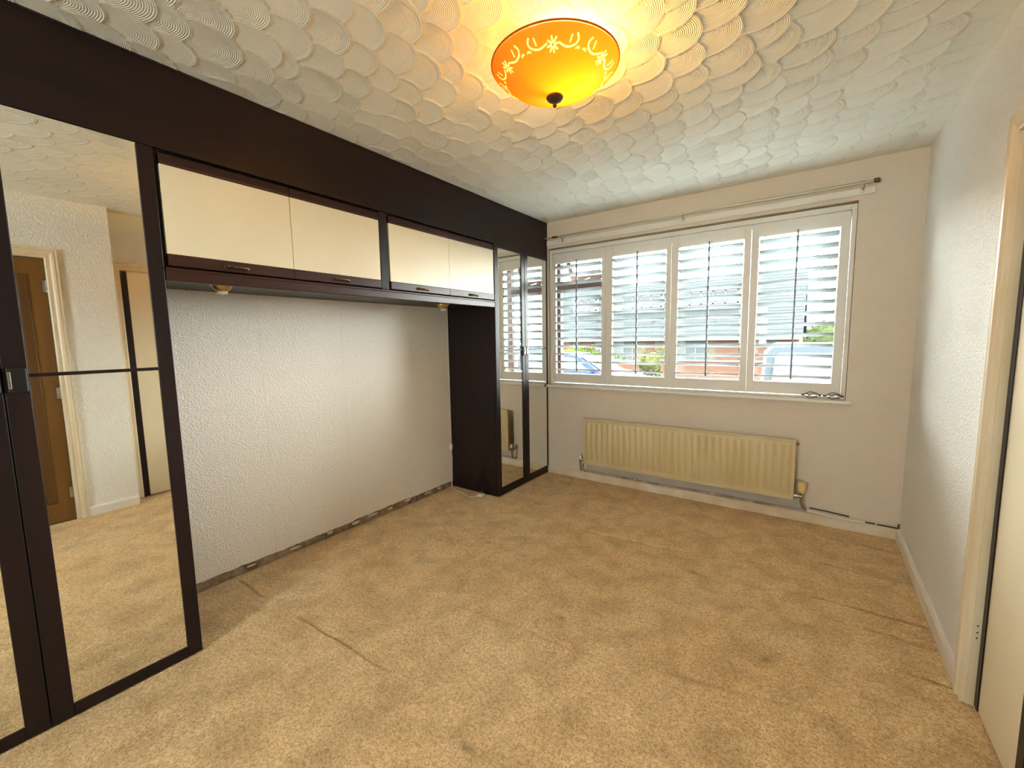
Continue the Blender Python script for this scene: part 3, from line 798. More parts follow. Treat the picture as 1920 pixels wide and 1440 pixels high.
tt = np.concatenate([np.linspace(0.03, 0.72, 30), np.linspace(0.73, 1.45, NR - 34), np.linspace(1.47, math.pi / 2, 4)])
rr_ = RR * np.sin(tt); ph_ = np.linspace(0, 2 * math.pi, NS + 1)
PH, RD = np.meshgrid(ph_, rr_)
ZZ = ZR - 0.100 * np.clip(1 - (RD / RR) ** 2, 0, 1) ** 0.82
me = grid_mesh('shade', LX + RD * np.cos(PH), LY + RD * np.sin(PH), ZZ)
per = math.radians(60); base = math.radians(-62)
Us = (((PH - base + per / 2) % per) - per / 2) * R0; Vs = RD - R0
msk = np.abs(Vs) < 0.035
E_ = np.zeros_like(PH); uu, vv_ = Us[msk], Vs[msk]; val = np.zeros(len(uu))
for pts, hw in strokes:
    dmin = np.full(len(uu), 9.0); pts = np.array(pts)
    for k in range(len(pts) - 1):
        a_, b_ = pts[k], pts[k + 1]; ab = b_ - a_; L2 = (ab ** 2).sum()
        t = np.clip(((uu - a_[0]) * ab[0] + (vv_ - a_[1]) * ab[1]) / L2, 0, 1)
        dmin = np.minimum(dmin, np.hypot(uu - a_[0] - t * ab[0], vv_ - a_[1] - t * ab[1]))
    val = np.maximum(val, np.clip((hw + 0.0006 - dmin) / 0.0012, 0, 1))
E_[msk] = val
at = me.attributes.new('etch', 'FLOAT', 'POINT'); at.data.foreach_set('value', E_.astype(np.float32).ravel())
sh = link('shade', me, M['shade'], lp)
tag(sh, 'glowing amber glass bowl')
bm = bmesh.new()
n = 72
tube(bm, [(LX + (RR + 0.002) * math.cos(2 * math.pi * k / n), LY + (RR + 0.002) * math.sin(2 * math.pi * k / n), ZR + 0.004) for k in range(n)], 0.0035, 6, closed=True)
bm_obj('rim', bm, M['shade'], lp, True)
bm = bmesh.new()
lathe(bm, [(0.001, 0.0), (0.030, -0.002), (0.032, -0.007), (0.026, -0.015), (0.014, -0.021), (0.007, -0.025), (0.006, -0.028), (0.008, -0.031), (0.0075, -0.036), (0.002, -0.041)], (LX, LY, ZR - 0.099), 'Z', 28)
bm_obj('finial', bm, M['bronze'], lp, True)
bm = bmesh.new()
lathe(bm, [(0.006, ZR - 0.10), (0.006, 2.33), (0.018, 2.335), (0.018, 2.372), (0.05, 2.385), (0.055, 2.402)], (LX, LY, 0), 'Z', 24)
bm_obj('stem', bm, M['brass'], lp, True)
ll = bpy.data.lights.new('lamp_bulb', 'POINT')
ll.energy = LAMP_W; ll.color = (1.0, 0.53, 0.09); ll.shadow_soft_size = 0.03
lo = bpy.data.objects.new('lamp_bulb', ll); COL.objects.link(lo)
lo.location = (LX + 0.04, LY + 0.03, 2.312)

# ================================================================== RADIATOR
RX0, RX1, RZ0, RZ1, RY = -1.682, -0.068, 0.172, 0.600, YW - 0.10
ra = thing('panel_radiator', ((RX0 + RX1) / 2, RY, RZ0), 'long cream fluted panel radiator under the window', 'radiator')
nf = 31; nx = nf * 8
us = np.linspace(RX0 + 0.022, RX1 - 0.022, nx + 1)
zz = [RZ0 + 0.012, RZ0 + 0.030, RZ0 + 0.040, RZ0 + 0.052, RZ1 - 0.054, RZ1 - 0.040, RZ1 - 0.030, RZ1 - 0.012]
zf = [0, 0, 0.35, 1, 1, 0.35, 0, 0]
bm = bmesh.new()
def flute(i):
    t = (i % 8) / 8
    return (0.5 - 0.5 * math.cos(2 * math.pi * t)) ** 0.45
G = [[bm.verts.new((us[i], RY + 0.011 - 0.011 * f * flute(i), z)) for i in range(nx + 1)] for z, f in zip(zz, zf)]
for r_ in range(len(zz) - 1):
    for i in range(nx): bm.faces.new((G[r_][i], G[r_][i + 1], G[r_ + 1][i + 1], G[r_ + 1][i]))
bm_obj('fluted_panel', bm, M['rad'], ra, True)
boxes('edge_seam', [(RX0, RX1, RY + 0.002, RY + 0.018, RZ1 - 0.014, RZ1), (RX0, RX1, RY + 0.002, RY + 0.018, RZ0, RZ0 + 0.014),
                    (RX0, RX0 + 0.024, RY + 0.004, RY + 0.018, RZ0 + 0.014, RZ1 - 0.014), (RX1 - 0.024, RX1, RY + 0.004, RY + 0.018, RZ0 + 0.014, RZ1 - 0.014)], M['rad'], ra, 0.003)
boxes('back_panel', [(RX0 + 0.006, RX1 - 0.006, RY + 0.018, RY + 0.034, RZ0 + 0.004, RZ1 - 0.004)], M['rad'], ra, 0.003)
for xk in (RX0 + 0.25, RX1 - 0.29):
    box('wall_bracket', xk, xk + 0.04, RY + 0.034, YW - 0.002, RZ0 + 0.05, RZ1 - 0.05, M['rad'], ra, 0.002)
bm = bmesh.new()
lathe(bm, [(0.007, 0), (0.007, 0.012), (0.004, 0.016)], (RX1, RY + 0.010, RZ1 - 0.028), 'X', 10)
bm_obj('bleed_plug', bm, M['bronze'], ra)
# lockshield valve at the left end
bm = bmesh.new()
tube(bm, [(RX0 + 0.002, RY + 0.02, RZ0 + 0.032), (RX0 - 0.040, RY + 0.02, RZ0 + 0.032)], 0.011, 10)
tube(bm, [(RX0 - 0.034, RY + 0.02, RZ0 + 0.040), (RX0 - 0.034, RY + 0.02, RZ0 + 0.005), (RX0 - 0.034, RY + 0.04, 0.096)], 0.009, 10)
lathe(bm, [(0.015, -0.010), (0.016, 0.0), (0.015, 0.010)], (RX0 - 0.012, RY + 0.02, RZ0 + 0.032), 'X', 8)
v1 = bm_obj('lockshield_valve', bm, M['chrome'], ra, True)
bm = bmesh.new(); lathe(bm, [(0.014, 0), (0.016, 0.004), (0.015, 0.030), (0.011, 0.036)], (RX0 - 0.034, RY + 0.02, RZ0 + 0.036), 'Z', 14)
bm_obj('cap', bm, M['flex'], v1, True)
# thermostatic valve at the right end
vx = RX1 + 0.045
bm = bmesh.new()
tube(bm, [(RX1 - 0.002, RY + 0.02, RZ0 + 0.030), (vx, RY + 0.02, RZ0 + 0.030)], 0.011, 10)
tube(bm, [(vx, RY + 0.02, RZ0 + 0.055), (vx, RY + 0.02, RZ0 - 0.012), (vx + 0.012, RY + 0.05, 0.115), (vx + 0.030, YW - 0.02, 0.088)], 0.009, 10)
lathe(bm, [(0.016, -0.010), (0.017, 0.0), (0.016, 0.010)], (RX1 + 0.014, RY + 0.02, RZ0 + 0.030), 'X', 8)
v2 = bm_obj('thermostatic_valve', bm, M['chrome'], ra, True)
bm = bmesh.new(); lathe(bm, [(0.013, 0), (0.019, 0.010), (0.024, 0.018), (0.025, 0.060), (0.0235, 0.064), (0.0235, 0.072), (0.018, 0.076)], (vx, RY + 0.02, RZ0 + 0.056), 'Z', 20)
bm_obj('dial_head', bm, mat('yellowed_plastic', (0.75, 0.58, 0.22), 0.4), v2, True)
# ---- pipes along the skirting
pr_ = thing('heating_pipe', (-0.6, YW - 0.02, 0.08), 'thin painted heating pipe clipped along the skirting top', 'pipe')
def zpipe(x): return 0.083 + 0.0025 * math.sin(x * 7)
bm = bmesh.new()
tube(bm, [(x, YW - 0.020, zpipe(x)) for x in np.linspace(RX0 - 0.034, vx + 0.03, 30)], 0.0075, 8)
bm_obj('pipe_run', bm, M['pipe'], pr_, True)
bm = bmesh.new()
tube(bm, [(vx + 0.03, YW - 0.020, 0.086), (vx + 0.10, YW - 0.021, 0.087), (vx + 0.17, YW - 0.023, 0.080), (vx + 0.26, YW - 0.022, 0.077), (0.33, YW - 0.020, 0.077)], 0.0072, 8)
bm_obj('pipe_run', bm, M['flex'], pr_, True)
bm = bmesh.new()
tube(bm, [(vx + 0.05, YW - 0.012, 0.108), (vx + 0.15, YW - 0.012, 0.104), (vx + 0.27, YW - 0.012, 0.096)], 0.005, 8)
tube(bm, [(0.32, YW - 0.014, 0.079), (XR - 0.012, YW - 0.014, 0.077)], 0.0045, 8)
tube(bm, [(XR - 0.006, YW - 0.010, 0.072), (XR - 0.005, YW - 0.010, 0.105)], 0.004, 6)
bm_obj('dark_pipe', bm, M['pipedark'], pr_, True)
for x in (-1.22, -0.60, 0.385):
    bm = bmesh.new(); lathe(bm, [(0.0105, -0.004), (0.0105, 0.004)], (x, YW - 0.019, zpipe(x) if x < 0 else 0.078), 'X', 12)
    bm_obj('pipe_clip', bm, M['flex'], pr_)

# ================================================================== CURTAIN POLE AND ITS FINIALS
cp = thing('curtain_pole', (-0.9, YW - 0.045, 2.25), 'thin telescopic metal curtain pole above the window', 'curtain pole')
py = YW - 0.046
bm = bmesh.new(); tube(bm, [(-2.098, py, 2.252), (-0.55, py, 2.254)], 0.0055, 10); bm_obj('inner_rod', bm, M['polemetal'], cp, True)
bm = bmesh.new(); tube(bm, [(-0.56, py, 2.254), (0.262, py, 2.254)], 0.0085, 10); bm_obj('outer_rod', bm, M['polemetal'], cp, True)
bm = bmesh.new(); lathe(bm, [(0.010, 0), (0.013, 0.004), (0.013, 0.026), (0.008, 0.030)], (0.250, py, 2.254), 'X', 14); bm_obj('end_cap', bm, M['bronze'], cp, True)
bm = bmesh.new(); lathe(bm, [(0.0075, 0), (0.009, 0.004), (0.009, 0.05), (0.006, 0.055)], (-2.02, py, 2.252), 'X', 14); bm_obj('end_cap', bm, M['bronze'], cp, True)
for x in (-1.925, -0.870, 0.200):
    bm = bmesh.new()
    tube(bm, [(x, py, 2.242), (x, py + 0.006, 2.226), (x, py + 0.024, 2.220), (x, YW - 0.021, 2.218)], 0.005, 8)
    lathe(bm, [(0.0105, -0.007), (0.0120, 0), (0.0105, 0.007)], (x, py, 2.253), 'X', 14)
    bx(bm, x - 0.009, x + 0.009, YW - 0.024, YW - 0.0205, 2.198, 2.232, 0.001)
    bm_obj('bracket', bm, M['polemetal'], cp, True)

def finial(cx, cyv, label, rz):
    root = thing('wire_finial', (cx, cyv, 0.884), label, 'finial', 'wire cage finials on the sill')
    z0 = 0.884 + 0.0245
    c, s = math.cos(rz), math.sin(rz)
    def P(u, v, w_): return Vector((cx + u * c - v * s, cyv + u * s + v * c, z0 + w_))
    for k in range(4):
        pts = []
        for t in np.linspace(0, 1, 18):
            u = -0.042 + 0.084 * t; r = 0.003 + 0.0195 * math.sin(math.pi * t) ** 0.8; ph = k * math.pi / 2 + math.pi * 0.9 * t + 0.4
            pts.append(P(u, r * math.cos(ph), r * math.sin(ph)))
        bm = bmesh.new(); tube(bm, pts, 0.0022, 6); bm_obj('wire', bm, M['bronze'], root, True)
    bm = bmesh.new(); tube(bm, [P(-0.058, 0, 0), P(-0.054, 0, 0), P(-0.050, 0, 0), P(-0.040, 0, 0)], 0.006, 10, taper=[0.006, 0.0065, 0.005, 0.0045]); bm_obj('collar', bm, M['bronze'], root, True)
    bm = bmesh.new(); tube(bm, [P(0.040, 0, 0), P(0.046, 0, 0), P(0.050, 0, 0), P(0.055, 0, 0)], 0.005, 10, taper=[0.0045, 0.006, 0.006, 0.002]); bm_obj('tip', bm, M['bronze'], root, True)
finial(0.000, YW - 0.012, 'bronze wire cage finial on the sill, the one further from the right wall', math.radians(-4))
finial(0.122, YW - 0.014, 'bronze wire cage finial at the very end of the sill', math.radians(3))

# ================================================================== LAMP FLEX WITH PLUG
fx = thing('mains_flex', (XB + 0.02, 2.69, 0.0), 'white mains flex with switch and unplugged plug beside the narrow wardrobe', 'cable')
def smooth(pts, n=8):
    P = [Vector(p) for p in pts]; out = []
    for i in range(len(P) - 1):
        p0, p1, p2, p3 = P[max(i - 1, 0)], P[i], P[i + 1], P[min(i + 2, len(P) - 1)]
        for t in np.linspace(0, 1, n, endpoint=False):
            out.append(0.5 * ((2 * p1) + (p2 - p0) * t + (2 * p0 - 5 * p1 + 4 * p2 - p3) * t * t + (3 * p1 - p0 - 3 * p2 + p3) * t ** 3))
    out.append(P[-1]); return out
bm = bmesh.new()
tube(bm, smooth([(XB + 0.012, 2.708, 1.56), (XB + 0.010, 2.709, 0.9), (XB + 0.012, 2.707, 0.46), (XB + 0.014, 2.704, 0.40)]), 0.003, 6)
tube(bm, smooth([(XB + 0.014, 2.704, 0.345), (XB + 0.024, 2.702, 0.27), (XB + 0.018, 2.703, 0.17), (XB + 0.012, 2.70, 0.07), (XB + 0.030, 2.685, 0.012), (-2.52, 2.645, 0.007), (-2.42, 2.625, 0.007),
                 (-2.33, 2.590, 0.007), (-2.275, 2.592, 0.009), (-2.245, 2.630, 0.016)]), 0.003, 6)
bm_obj('flex', bm, M['flex'], fx, True)
bm = bmesh.new(); bx(bm, XB + 0.006, XB + 0.026, 2.690, 2.716, 0.345, 0.400, 0.006); bm_obj('inline_switch', bm, M['flex'], fx)
bm = bmesh.new()
bx(bm, -2.262, -2.212, 2.628, 2.680, 0.004, 0.028, 0.008)
lathe(bm, [(0.006, 0), (0.005, 0.014)], (-2.245, 2.620, 0.016), 'Y', 8)
pg = bm_obj('plug', bm, M['flex'], fx)
for q in ((-2.241, -2.233, 2.668, 2.672, 0.026, 0.048), (-2.254, -2.247, 2.644, 2.648, 0.026, 0.044), (-2.227, -2.220, 2.644, 2.648, 0.026, 0.044)):
    box('pin', *q, M['brass'], pg, 0.0005)

# ================================================================== OUTSIDE
GZ = -0.75
OUT = 0.10   # darkens all street colours, standing in for a lower exposure outside
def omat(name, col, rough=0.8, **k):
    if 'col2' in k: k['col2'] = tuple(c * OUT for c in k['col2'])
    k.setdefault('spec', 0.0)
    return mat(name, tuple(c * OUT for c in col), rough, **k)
M['grass'] = omat('lawn_grass', (0.13, 0.22, 0.05), 0.9, col2=(0.09, 0.16, 0.03), vscale=3, bump=0.5, bscale=40)
M['road'] = omat('street_tarmac', (0.14, 0.14, 0.145), 0.85, var=0.2, vscale=8)
M['pave'] = omat('pale_paving', (0.32, 0.31, 0.29), 0.85, var=0.15, vscale=4)
M['tile'] = omat('grey_roof_tiles', (0.165, 0.185, 0.195), 0.7, col2=(0.145, 0.16, 0.17), vscale=4, stretch=(4, 1, 1))
M['render'] = omat('cream_render', (0.36, 0.31, 0.22), 0.8, var=0.06)
M['upvc'] = omat('white_upvc', (0.42, 0.43, 0.44), 0.4)
M['net'] = omat('net_curtain', (0.30, 0.32, 0.34), 0.8, col2=(0.20, 0.22, 0.24), vscale=22, stretch=(6, 1, 0.1))
M['blue'] = omat('blue_car_paint', (0.030, 0.085, 0.33), 0.22, spec=0.06)
M['silver'] = omat('silver_blue_van_paint', (0.12, 0.16, 0.20), 0.3, spec=0.06)
M['cglass'] = omat('vehicle_glass', (0.15, 0.20, 0.24), 0.06, spec=0.12)
M['tyre'] = omat('tyre_rubber', (0.02, 0.02, 0.02), 0.8)
M['redlens'] = omat('red_lens', (0.35, 0.02, 0.02), 0.2)
M['leafA'] = omat('hedge_leaf', (0.14, 0.24, 0.045), 0.7, col2=(0.22, 0.30, 0.06), vscale=5)
M['leafB'] = omat('yellow_green_leaf', (0.30, 0.29, 0.10), 0.7, col2=(0.22, 0.25, 0.10), vscale=5)
M['leafT'] = omat('tree_leaf', (0.15, 0.20, 0.085), 0.7, col2=(0.21, 0.26, 0.12), vscale=2)
M['bark'] = omat('bark', (0.08, 0.06, 0.04), 0.9)
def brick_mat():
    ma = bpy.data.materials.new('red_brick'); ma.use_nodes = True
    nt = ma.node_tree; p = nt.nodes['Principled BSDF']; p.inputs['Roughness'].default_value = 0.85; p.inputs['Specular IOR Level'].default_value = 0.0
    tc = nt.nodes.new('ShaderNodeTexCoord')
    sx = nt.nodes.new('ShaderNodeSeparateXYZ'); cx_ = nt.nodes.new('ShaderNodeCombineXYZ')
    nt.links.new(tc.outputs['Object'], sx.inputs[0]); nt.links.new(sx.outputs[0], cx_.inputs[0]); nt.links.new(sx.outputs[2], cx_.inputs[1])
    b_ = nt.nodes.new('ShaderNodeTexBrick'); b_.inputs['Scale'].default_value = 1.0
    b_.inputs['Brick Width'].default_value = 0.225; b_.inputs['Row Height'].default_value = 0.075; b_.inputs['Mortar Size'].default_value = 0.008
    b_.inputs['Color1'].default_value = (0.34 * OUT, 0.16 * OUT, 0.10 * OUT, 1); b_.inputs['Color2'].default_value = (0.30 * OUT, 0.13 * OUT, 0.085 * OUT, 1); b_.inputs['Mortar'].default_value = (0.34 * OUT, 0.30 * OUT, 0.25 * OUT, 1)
    nt.links.new(cx_.outputs[0], b_.inputs['Vector']); nt.links.new(b_.outputs['Color'], p.inputs['Base Color'])
    return ma
M['brick'] = brick_mat()

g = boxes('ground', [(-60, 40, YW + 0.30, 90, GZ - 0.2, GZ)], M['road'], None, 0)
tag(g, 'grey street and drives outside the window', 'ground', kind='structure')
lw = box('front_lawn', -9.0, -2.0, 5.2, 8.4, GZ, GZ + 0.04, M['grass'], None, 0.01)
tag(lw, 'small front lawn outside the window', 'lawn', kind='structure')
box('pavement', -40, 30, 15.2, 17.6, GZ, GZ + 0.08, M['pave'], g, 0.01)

# ---- bungalow terrace across the street
HY = 25.0
ho = thing('chalet_bungalow', (-8.0, HY + 4, GZ), 'long chalet bungalow with grey tiled roof and white dormers across the street', 'house')
HX0, HX1 = -26.0, -0.62
EZ, RZh, RYh = 1.50, 4.88, HY + 4.5
boxes('wall', [(HX0, HX1, HY, HY + 9, GZ, EZ)], M['render'], ho, 0)
bm = bmesh.new()
ga = [(HY, EZ - 0.1), (HY + 9, EZ - 0.1), (RYh, RZh - 0.08)]
prism(bm, ga, lambda u, v, t: Vector((t, u, v)), HX1 - 0.25, HX1)
bm_obj('gable', bm, M['brick'], ho)
bm = bmesh.new(); nc = 22
for sgn in (0, 1):
    for i in range(nc):
        t0, t1 = i / nc, (i + 1) / nc + 0.012
        ya, za = HY - 0.45, EZ - 0.28
        def pt(t, lift):
            y = ya + (RYh - ya) * t; z = za + (RZh - za) * t
            if sgn: y = 2 * RYh - y
            return y, z + lift
        (y0, z0), (y1, z1) = pt(t0, 0.05), pt(min(t1, 1), 0.01)
        (y2, z2), (y3, z3) = pt(min(t1, 1), -0.05), pt(t0, -0.05)
        prism(bm, [(y0, z0), (y1, z1), (y2, z2), (y3, z3)], lambda u, v, t: Vector((t, u, v)), HX0 - 0.2, HX1 + 0.16)
bm_obj('roof', bm, M['tile'], ho)
box('ridge', HX0 - 0.2, HX1 + 0.16, RYh - 0.12, RYh + 0.12, RZh - 0.04, RZh + 0.10, M['tile'], ho, 0.04)
box('gutter_board', HX0 - 0.2, HX1 + 0.1, HY - 0.46, HY - 0.40, EZ - 0.42, EZ - 0.24, M['upvc'], ho, 0.01)
box('soffit', HX0, HX1, HY - 0.40, HY + 0.0, EZ - 0.36, EZ - 0.32, M['render'], ho, 0)
for (x0, x1) in ((-14.1, -12.95), (-12.30, -11.45), (-8.05, -7.62), (-4.28, -3.22), (-2.50, -2.0), (-1.42, -0.64), (-17.5, -15.5)):
    box('brick_panel', x0, x1, HY - 0.06, HY + 0.02, GZ, EZ - 0.35, M['brick'], ho, 0)
box('fascia_band', -3.1, HX1, HY - 0.07, HY - 0.0, EZ - 0.36, EZ - 0.22, omat('brown_stain', (0.14, 0.05, 0.035), 0.6), ho, 0)
def hwin(x0, x1, z0, z1, y, n, parent):
    fr = boxes('window', [(x0, x1, y - 0.06, y + 0.02, z0, z0 + 0.07), (x0, x1, y - 0.06, y + 0.02, z1 - 0.07, z1)] +
               [(xx - 0.035, xx + 0.035, y - 0.06, y + 0.02, z0, z1) for xx in np.linspace(x0 + 0.035, x1 - 0.035, n + 1)], M['upvc'], parent, 0)
    e = np.linspace(x0 + 0.035, x1 - 0.035, n + 1)
    for a_, b2 in zip(e, e[1:]):
        box('pane', a_ + 0.02, b2 - 0.02, y - 0.03, y - 0.01, z0 + 0.05, z1 - 0.05, M['net'], fr, 0)
hwin(-12.88, -12.36, 0.0, 1.12, HY, 1, ho); hwin(-10.1, -8.85, -0.1, 1.12, HY, 2, ho); hwin(-6.45, -4.75, -0.55, 1.12, HY, 3, ho)
hwin(-3.15, -2.58, 0.0, 1.10, HY, 1, ho); hwin(-1.95, -1.47, 0.2, 1.10, HY, 1, ho)
box('door', -11.3, -10.4, HY - 0.05, HY + 0.01, GZ, 1.1, M['upvc'], ho, 0.01)
for (x0, x1, n) in ((-13.6, -11.75, 3), (-10.80, -7.50, 5), (-6.85, -3.35, 5), (-18.5, -15.5, 4)):
    y0 = HY + 1.45
    dm = boxes('dormer', [(x0, x1, y0, y0 + 2.8, 2.95, 3.92)], M['upvc'], ho, 0.01)
    box('dormer_roof', x0 - 0.15, x1 + 0.15, y0 - 0.2, y0 + 3.0, 3.92, 4.05, M['upvc'], dm, 0.01)
    hwin(x0 + 0.15, x1 - 0.15, 3.12, 3.86, y0, n, dm)
bm = bmesh.new()
tube(bm, [(-8.3, HY + 2.2, 2.8), (-7.6, HY + 1.0, 2.4), (-8.5, HY + 0.6, 1.9)], 0.03, 6)
bm_obj('cable', bm, M['tyre'], ho)

# ---- garden walls, hedges, tree
gw = thing('garden_wall', (-4.0, 18.1, GZ), 'low red brick garden wall behind the third shutter', 'garden wall')
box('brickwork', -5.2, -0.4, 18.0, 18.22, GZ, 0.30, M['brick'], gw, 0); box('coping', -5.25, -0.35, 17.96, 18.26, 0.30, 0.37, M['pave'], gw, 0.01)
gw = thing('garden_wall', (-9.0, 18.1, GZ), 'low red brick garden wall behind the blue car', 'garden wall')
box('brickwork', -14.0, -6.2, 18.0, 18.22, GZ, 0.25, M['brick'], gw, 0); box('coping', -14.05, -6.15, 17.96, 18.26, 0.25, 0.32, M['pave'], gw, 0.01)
def foliage(name, c, size, n, leaf, ma, parent, seed):
    r = np.random.default_rng(seed)
    p = r.normal(size=(n, 3)); p /= np.linalg.norm(p, axis=1)[:, None]
    p *= (0.72 + 0.28 * r.random((n, 1)))
    p = p * np.array(size) * (1 + 0.18 * np.sin(p[:, :1] * 9) + 0.12 * np.cos(p[:, 1:2] * 11)) + np.array(c)
    a_ = r.normal(size=(n, 3)); a_ /= np.linalg.norm(a_, axis=1)[:, None]
    b2 = np.cross(a_, r.normal(size=(n, 3))); b2 /= np.linalg.norm(b2, axis=1)[:, None]
    L = leaf * (0.7 + 0.6 * r.random((n, 1)))
    V_ = np.stack([p - a_ * L, p + b2 * L * 0.45, p + a_ * L, p - b2 * L * 0.45], 1).reshape(-1, 3)
    me = bpy.data.meshes.new(name)
    me.from_pydata(V_.tolist(), [], np.arange(n * 4).reshape(-1, 4).tolist())
    o = link(name, me, ma, parent); return tag(o, kind='stuff')
def bush(name, label, cat, c, size, n, leaf, ma, seed, trunk=None):
    root = thing(name, (c[0], c[1], GZ), label, cat)
    bm = bmesh.new(); bmesh.ops.create_icosphere(bm, subdivisions=3, radius=1)
    for v in bm.verts:
        k_ = 0.80 + 0.10 * math.sin(v.co.x * 7 + seed) * math.cos(v.co.z * 6) 
        v.co = Vector((c[0] + v.co.x * size[0] * k_, c[1] + v.co.y * size[1] * k_, c[2] + v.co.z * size[2] * k_))
    bm_obj('crown', bm, ma, root, True)
    foliage('leaves', c, size, n, leaf, ma, root, seed)
    bm = bmesh.new(); r0 = trunk or 0.05
    tube(bm, [(c[0], c[1], GZ), (c[0] + 0.03, c[1], (GZ + c[2]) / 2), (c[0], c[1], c[2])], r0, 8, taper=[r0 * 1.3, r0, r0 * 0.7])
    bm_obj('stem', bm, M['bark'], root, True)
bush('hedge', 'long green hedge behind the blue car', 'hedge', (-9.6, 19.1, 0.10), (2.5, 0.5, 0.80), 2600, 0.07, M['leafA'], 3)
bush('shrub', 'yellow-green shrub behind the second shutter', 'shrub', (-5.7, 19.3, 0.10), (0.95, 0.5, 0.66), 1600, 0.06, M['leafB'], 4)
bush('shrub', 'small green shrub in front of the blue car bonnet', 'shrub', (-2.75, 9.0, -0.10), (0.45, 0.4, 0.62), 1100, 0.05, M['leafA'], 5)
bush('hedge', 'distant green trees at the end of the bungalow roof', 'trees', (1.6, 42, 0.6), (3.6, 1.2, 2.2), 4200, 0.13, M['leafT'], 6, 0.2)

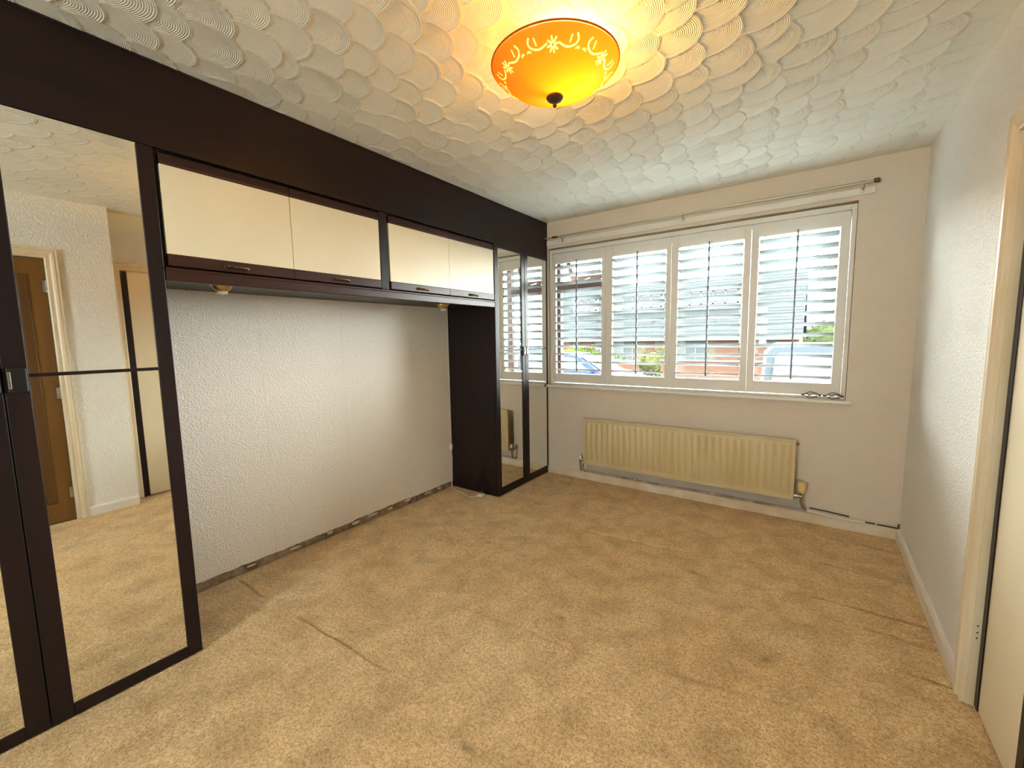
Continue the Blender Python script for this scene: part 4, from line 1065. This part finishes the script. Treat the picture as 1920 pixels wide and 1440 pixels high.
# ---- vehicles: side outline (u along X from the rear, v height), lofted over three widths
def vehicle(name, label, x_rear, sx, yc, half, low, glass, wheels, paint, ground, lights):
    L = max(u for u, v in low)
    root = thing(name, (x_rear + sx * L / 2, yc, ground), label, 'car' if paint is M['blue'] else 'van')
    def f(inset):
        return lambda u, v, t: Vector((x_rear + sx * u, yc + t * (half - inset(v)), ground + v))
    bm = bmesh.new()
    n = len(low); rings = []
    for t in (-1.0, -0.86, 0.86, 1.0):
        edge = abs(t) > 0.9
        ring = []
        for u, v in low:
            tum = 0.0 if v < 0.95 else 0.20 * (v - 0.95) / 0.6
            cu = u + ((L / 2 - u) * 0.025 if edge else 0); cv = v - (0.025 if edge and v > 0.6 else 0)
            ring.append(bm.verts.new((x_rear + sx * cu, yc + t * (half - tum), ground + cv)))
        rings.append(ring)
    for a_, b2 in zip(rings, rings[1:]):
        for k in range(n): bm.faces.new((a_[k], a_[(k + 1) % n], b2[(k + 1) % n], b2[k]))
    bm.faces.new(rings[0]); bm.faces.new(rings[-1])
    bm_obj('body', bm, paint, root, True)
    for (nm, poly) in glass:
        if nm == 'side_window':
            for sg in (-1, 1):
                bm = bmesh.new(); vs_ = []
                for u, v in poly:
                    tum = 0.0 if v < 0.95 else 0.20 * (v - 0.95) / 0.6
                    vs_.append(bm.verts.new((x_rear + sx * u, yc + sg * (half - tum + 0.006), ground + v)))
                bm.faces.new(vs_); bm_obj(nm, bm, M['cglass'], root)
        else:
            bm = bmesh.new(); (u0, v0), (u1, v1) = poly
            nx_, nz_ = (v1 - v0), -(u1 - u0); ln = math.hypot(nx_, nz_); nx_, nz_ = nx_ / ln * 0.012, nz_ / ln * 0.012
            if nz_ < 0: nx_, nz_ = -nx_, -nz_
            vs_ = []
            for u, v, wd_ in ((u0, v0, 0.86), (u1, v1, 0.76)):
                for sg in (-1, 1): vs_.append(bm.verts.new((x_rear + sx * (u + nx_), yc + sg * half * wd_, ground + v + nz_)))
            bm.faces.new((vs_[0], vs_[1], vs_[3], vs_[2])); bm_obj(nm, bm, M['cglass'], root)
    for wu in wheels:
        for sg in (-1, 1):
            bm = bmesh.new()
            lathe(bm, [(0.20, -0.10), (0.29, -0.10), (0.315, -0.07), (0.315, 0.07), (0.29, 0.10), (0.20, 0.10)], (x_rear + sx * wu, yc + sg * (half - 0.09), ground + 0.315), 'Y', 28)
            wh_ = bm_obj('wheel', bm, M['tyre'], root, True)
            bm = bmesh.new(); lathe(bm, [(0.19, sg * 0.085), (0.17, sg * 0.10), (0.05, sg * 0.105)], (x_rear + sx * wu, yc + sg * (half - 0.09), ground + 0.315), 'Y', 24)
            bm_obj('hubcap', bm, M['silver'], wh_, True)
    for (u, v, du_, ma) in lights:
        for sg in (-1, 1):
            bm = bmesh.new(); bx(bm, min(x_rear + sx * u, x_rear + sx * (u + du_)), max(x_rear + sx * u, x_rear + sx * (u + du_)), yc + sg * (half - 0.14) - 0.10, yc + sg * (half - 0.14) + 0.10, ground + v - 0.08, ground + v + 0.08, 0.02)
            bm_obj('lamp_unit', bm, ma, root)
    for sg in (-1, 1):
        mu_ = 2.75 if paint is M['blue'] else 1.05
        bm = bmesh.new(); bx(bm, x_rear + sx * mu_ - 0.06, x_rear + sx * mu_ + 0.06, yc + sg * (half + 0.08) - 0.09, yc + sg * (half + 0.08) + 0.09, ground + 0.92, ground + 1.04, 0.03)
        bm_obj('door_mirror', bm, paint, root)
    return root
car_prof = [(0.05, 0.25), (0.02, 0.55), (0.08, 0.85), (0.20, 1.02), (0.55, 1.36), (0.95, 1.45), (1.70, 1.47), (2.25, 1.42), (3.05, 0.98), (3.55, 0.88), (3.85, 0.76), (3.95, 0.55), (3.92, 0.25)]
vehicle('parked_car', 'bright blue hatchback parked outside, behind the first two shutters', -7.75, 1, 11.6, 0.82, car_prof,
        [('side_window', [(0.42, 1.02), (0.66, 1.33), (1.30, 1.38), (1.30, 0.99)]), ('side_window', [(1.38, 0.99), (1.38, 1.385), (2.15, 1.35), (2.70, 0.99)]), ('windscreen', [(2.96, 1.03), (2.32, 1.385)]), ('rear_window', [(0.24, 1.07), (0.52, 1.32)])],
        (0.75, 3.20), M['blue'], -0.58, [(3.84, 0.70, 0.08, M['upvc']), (0.03, 0.80, 0.05, M['redlens'])])
van_prof = [(0.06, 0.28), (0.0, 0.50), (0.06, 0.86), (0.30, 0.98), (0.62, 1.05), (1.05, 1.62), (1.45, 1.80), (4.20, 1.84), (4.34, 1.70), (4.40, 0.60), (4.36, 0.28)]
vehicle('parked_van', 'silver-blue van parked close outside, behind the right-hand shutter', 3.62, -1, 9.3, 0.92, van_prof,
        [('side_window', [(0.98, 1.06), (1.24, 1.58), (1.95, 1.62), (1.95, 1.04)]), ('side_window', [(2.05, 1.02), (2.05, 1.66), (4.10, 1.68), (4.16, 1.60), (4.20, 1.02)]), ('windscreen', [(0.68, 1.12), (1.04, 1.60)])],
        (0.85, 3.55), M['silver'], -0.66, [(0.02, 0.72, 0.08, M['upvc']), (4.34, 0.95, 0.05, M['redlens'])])
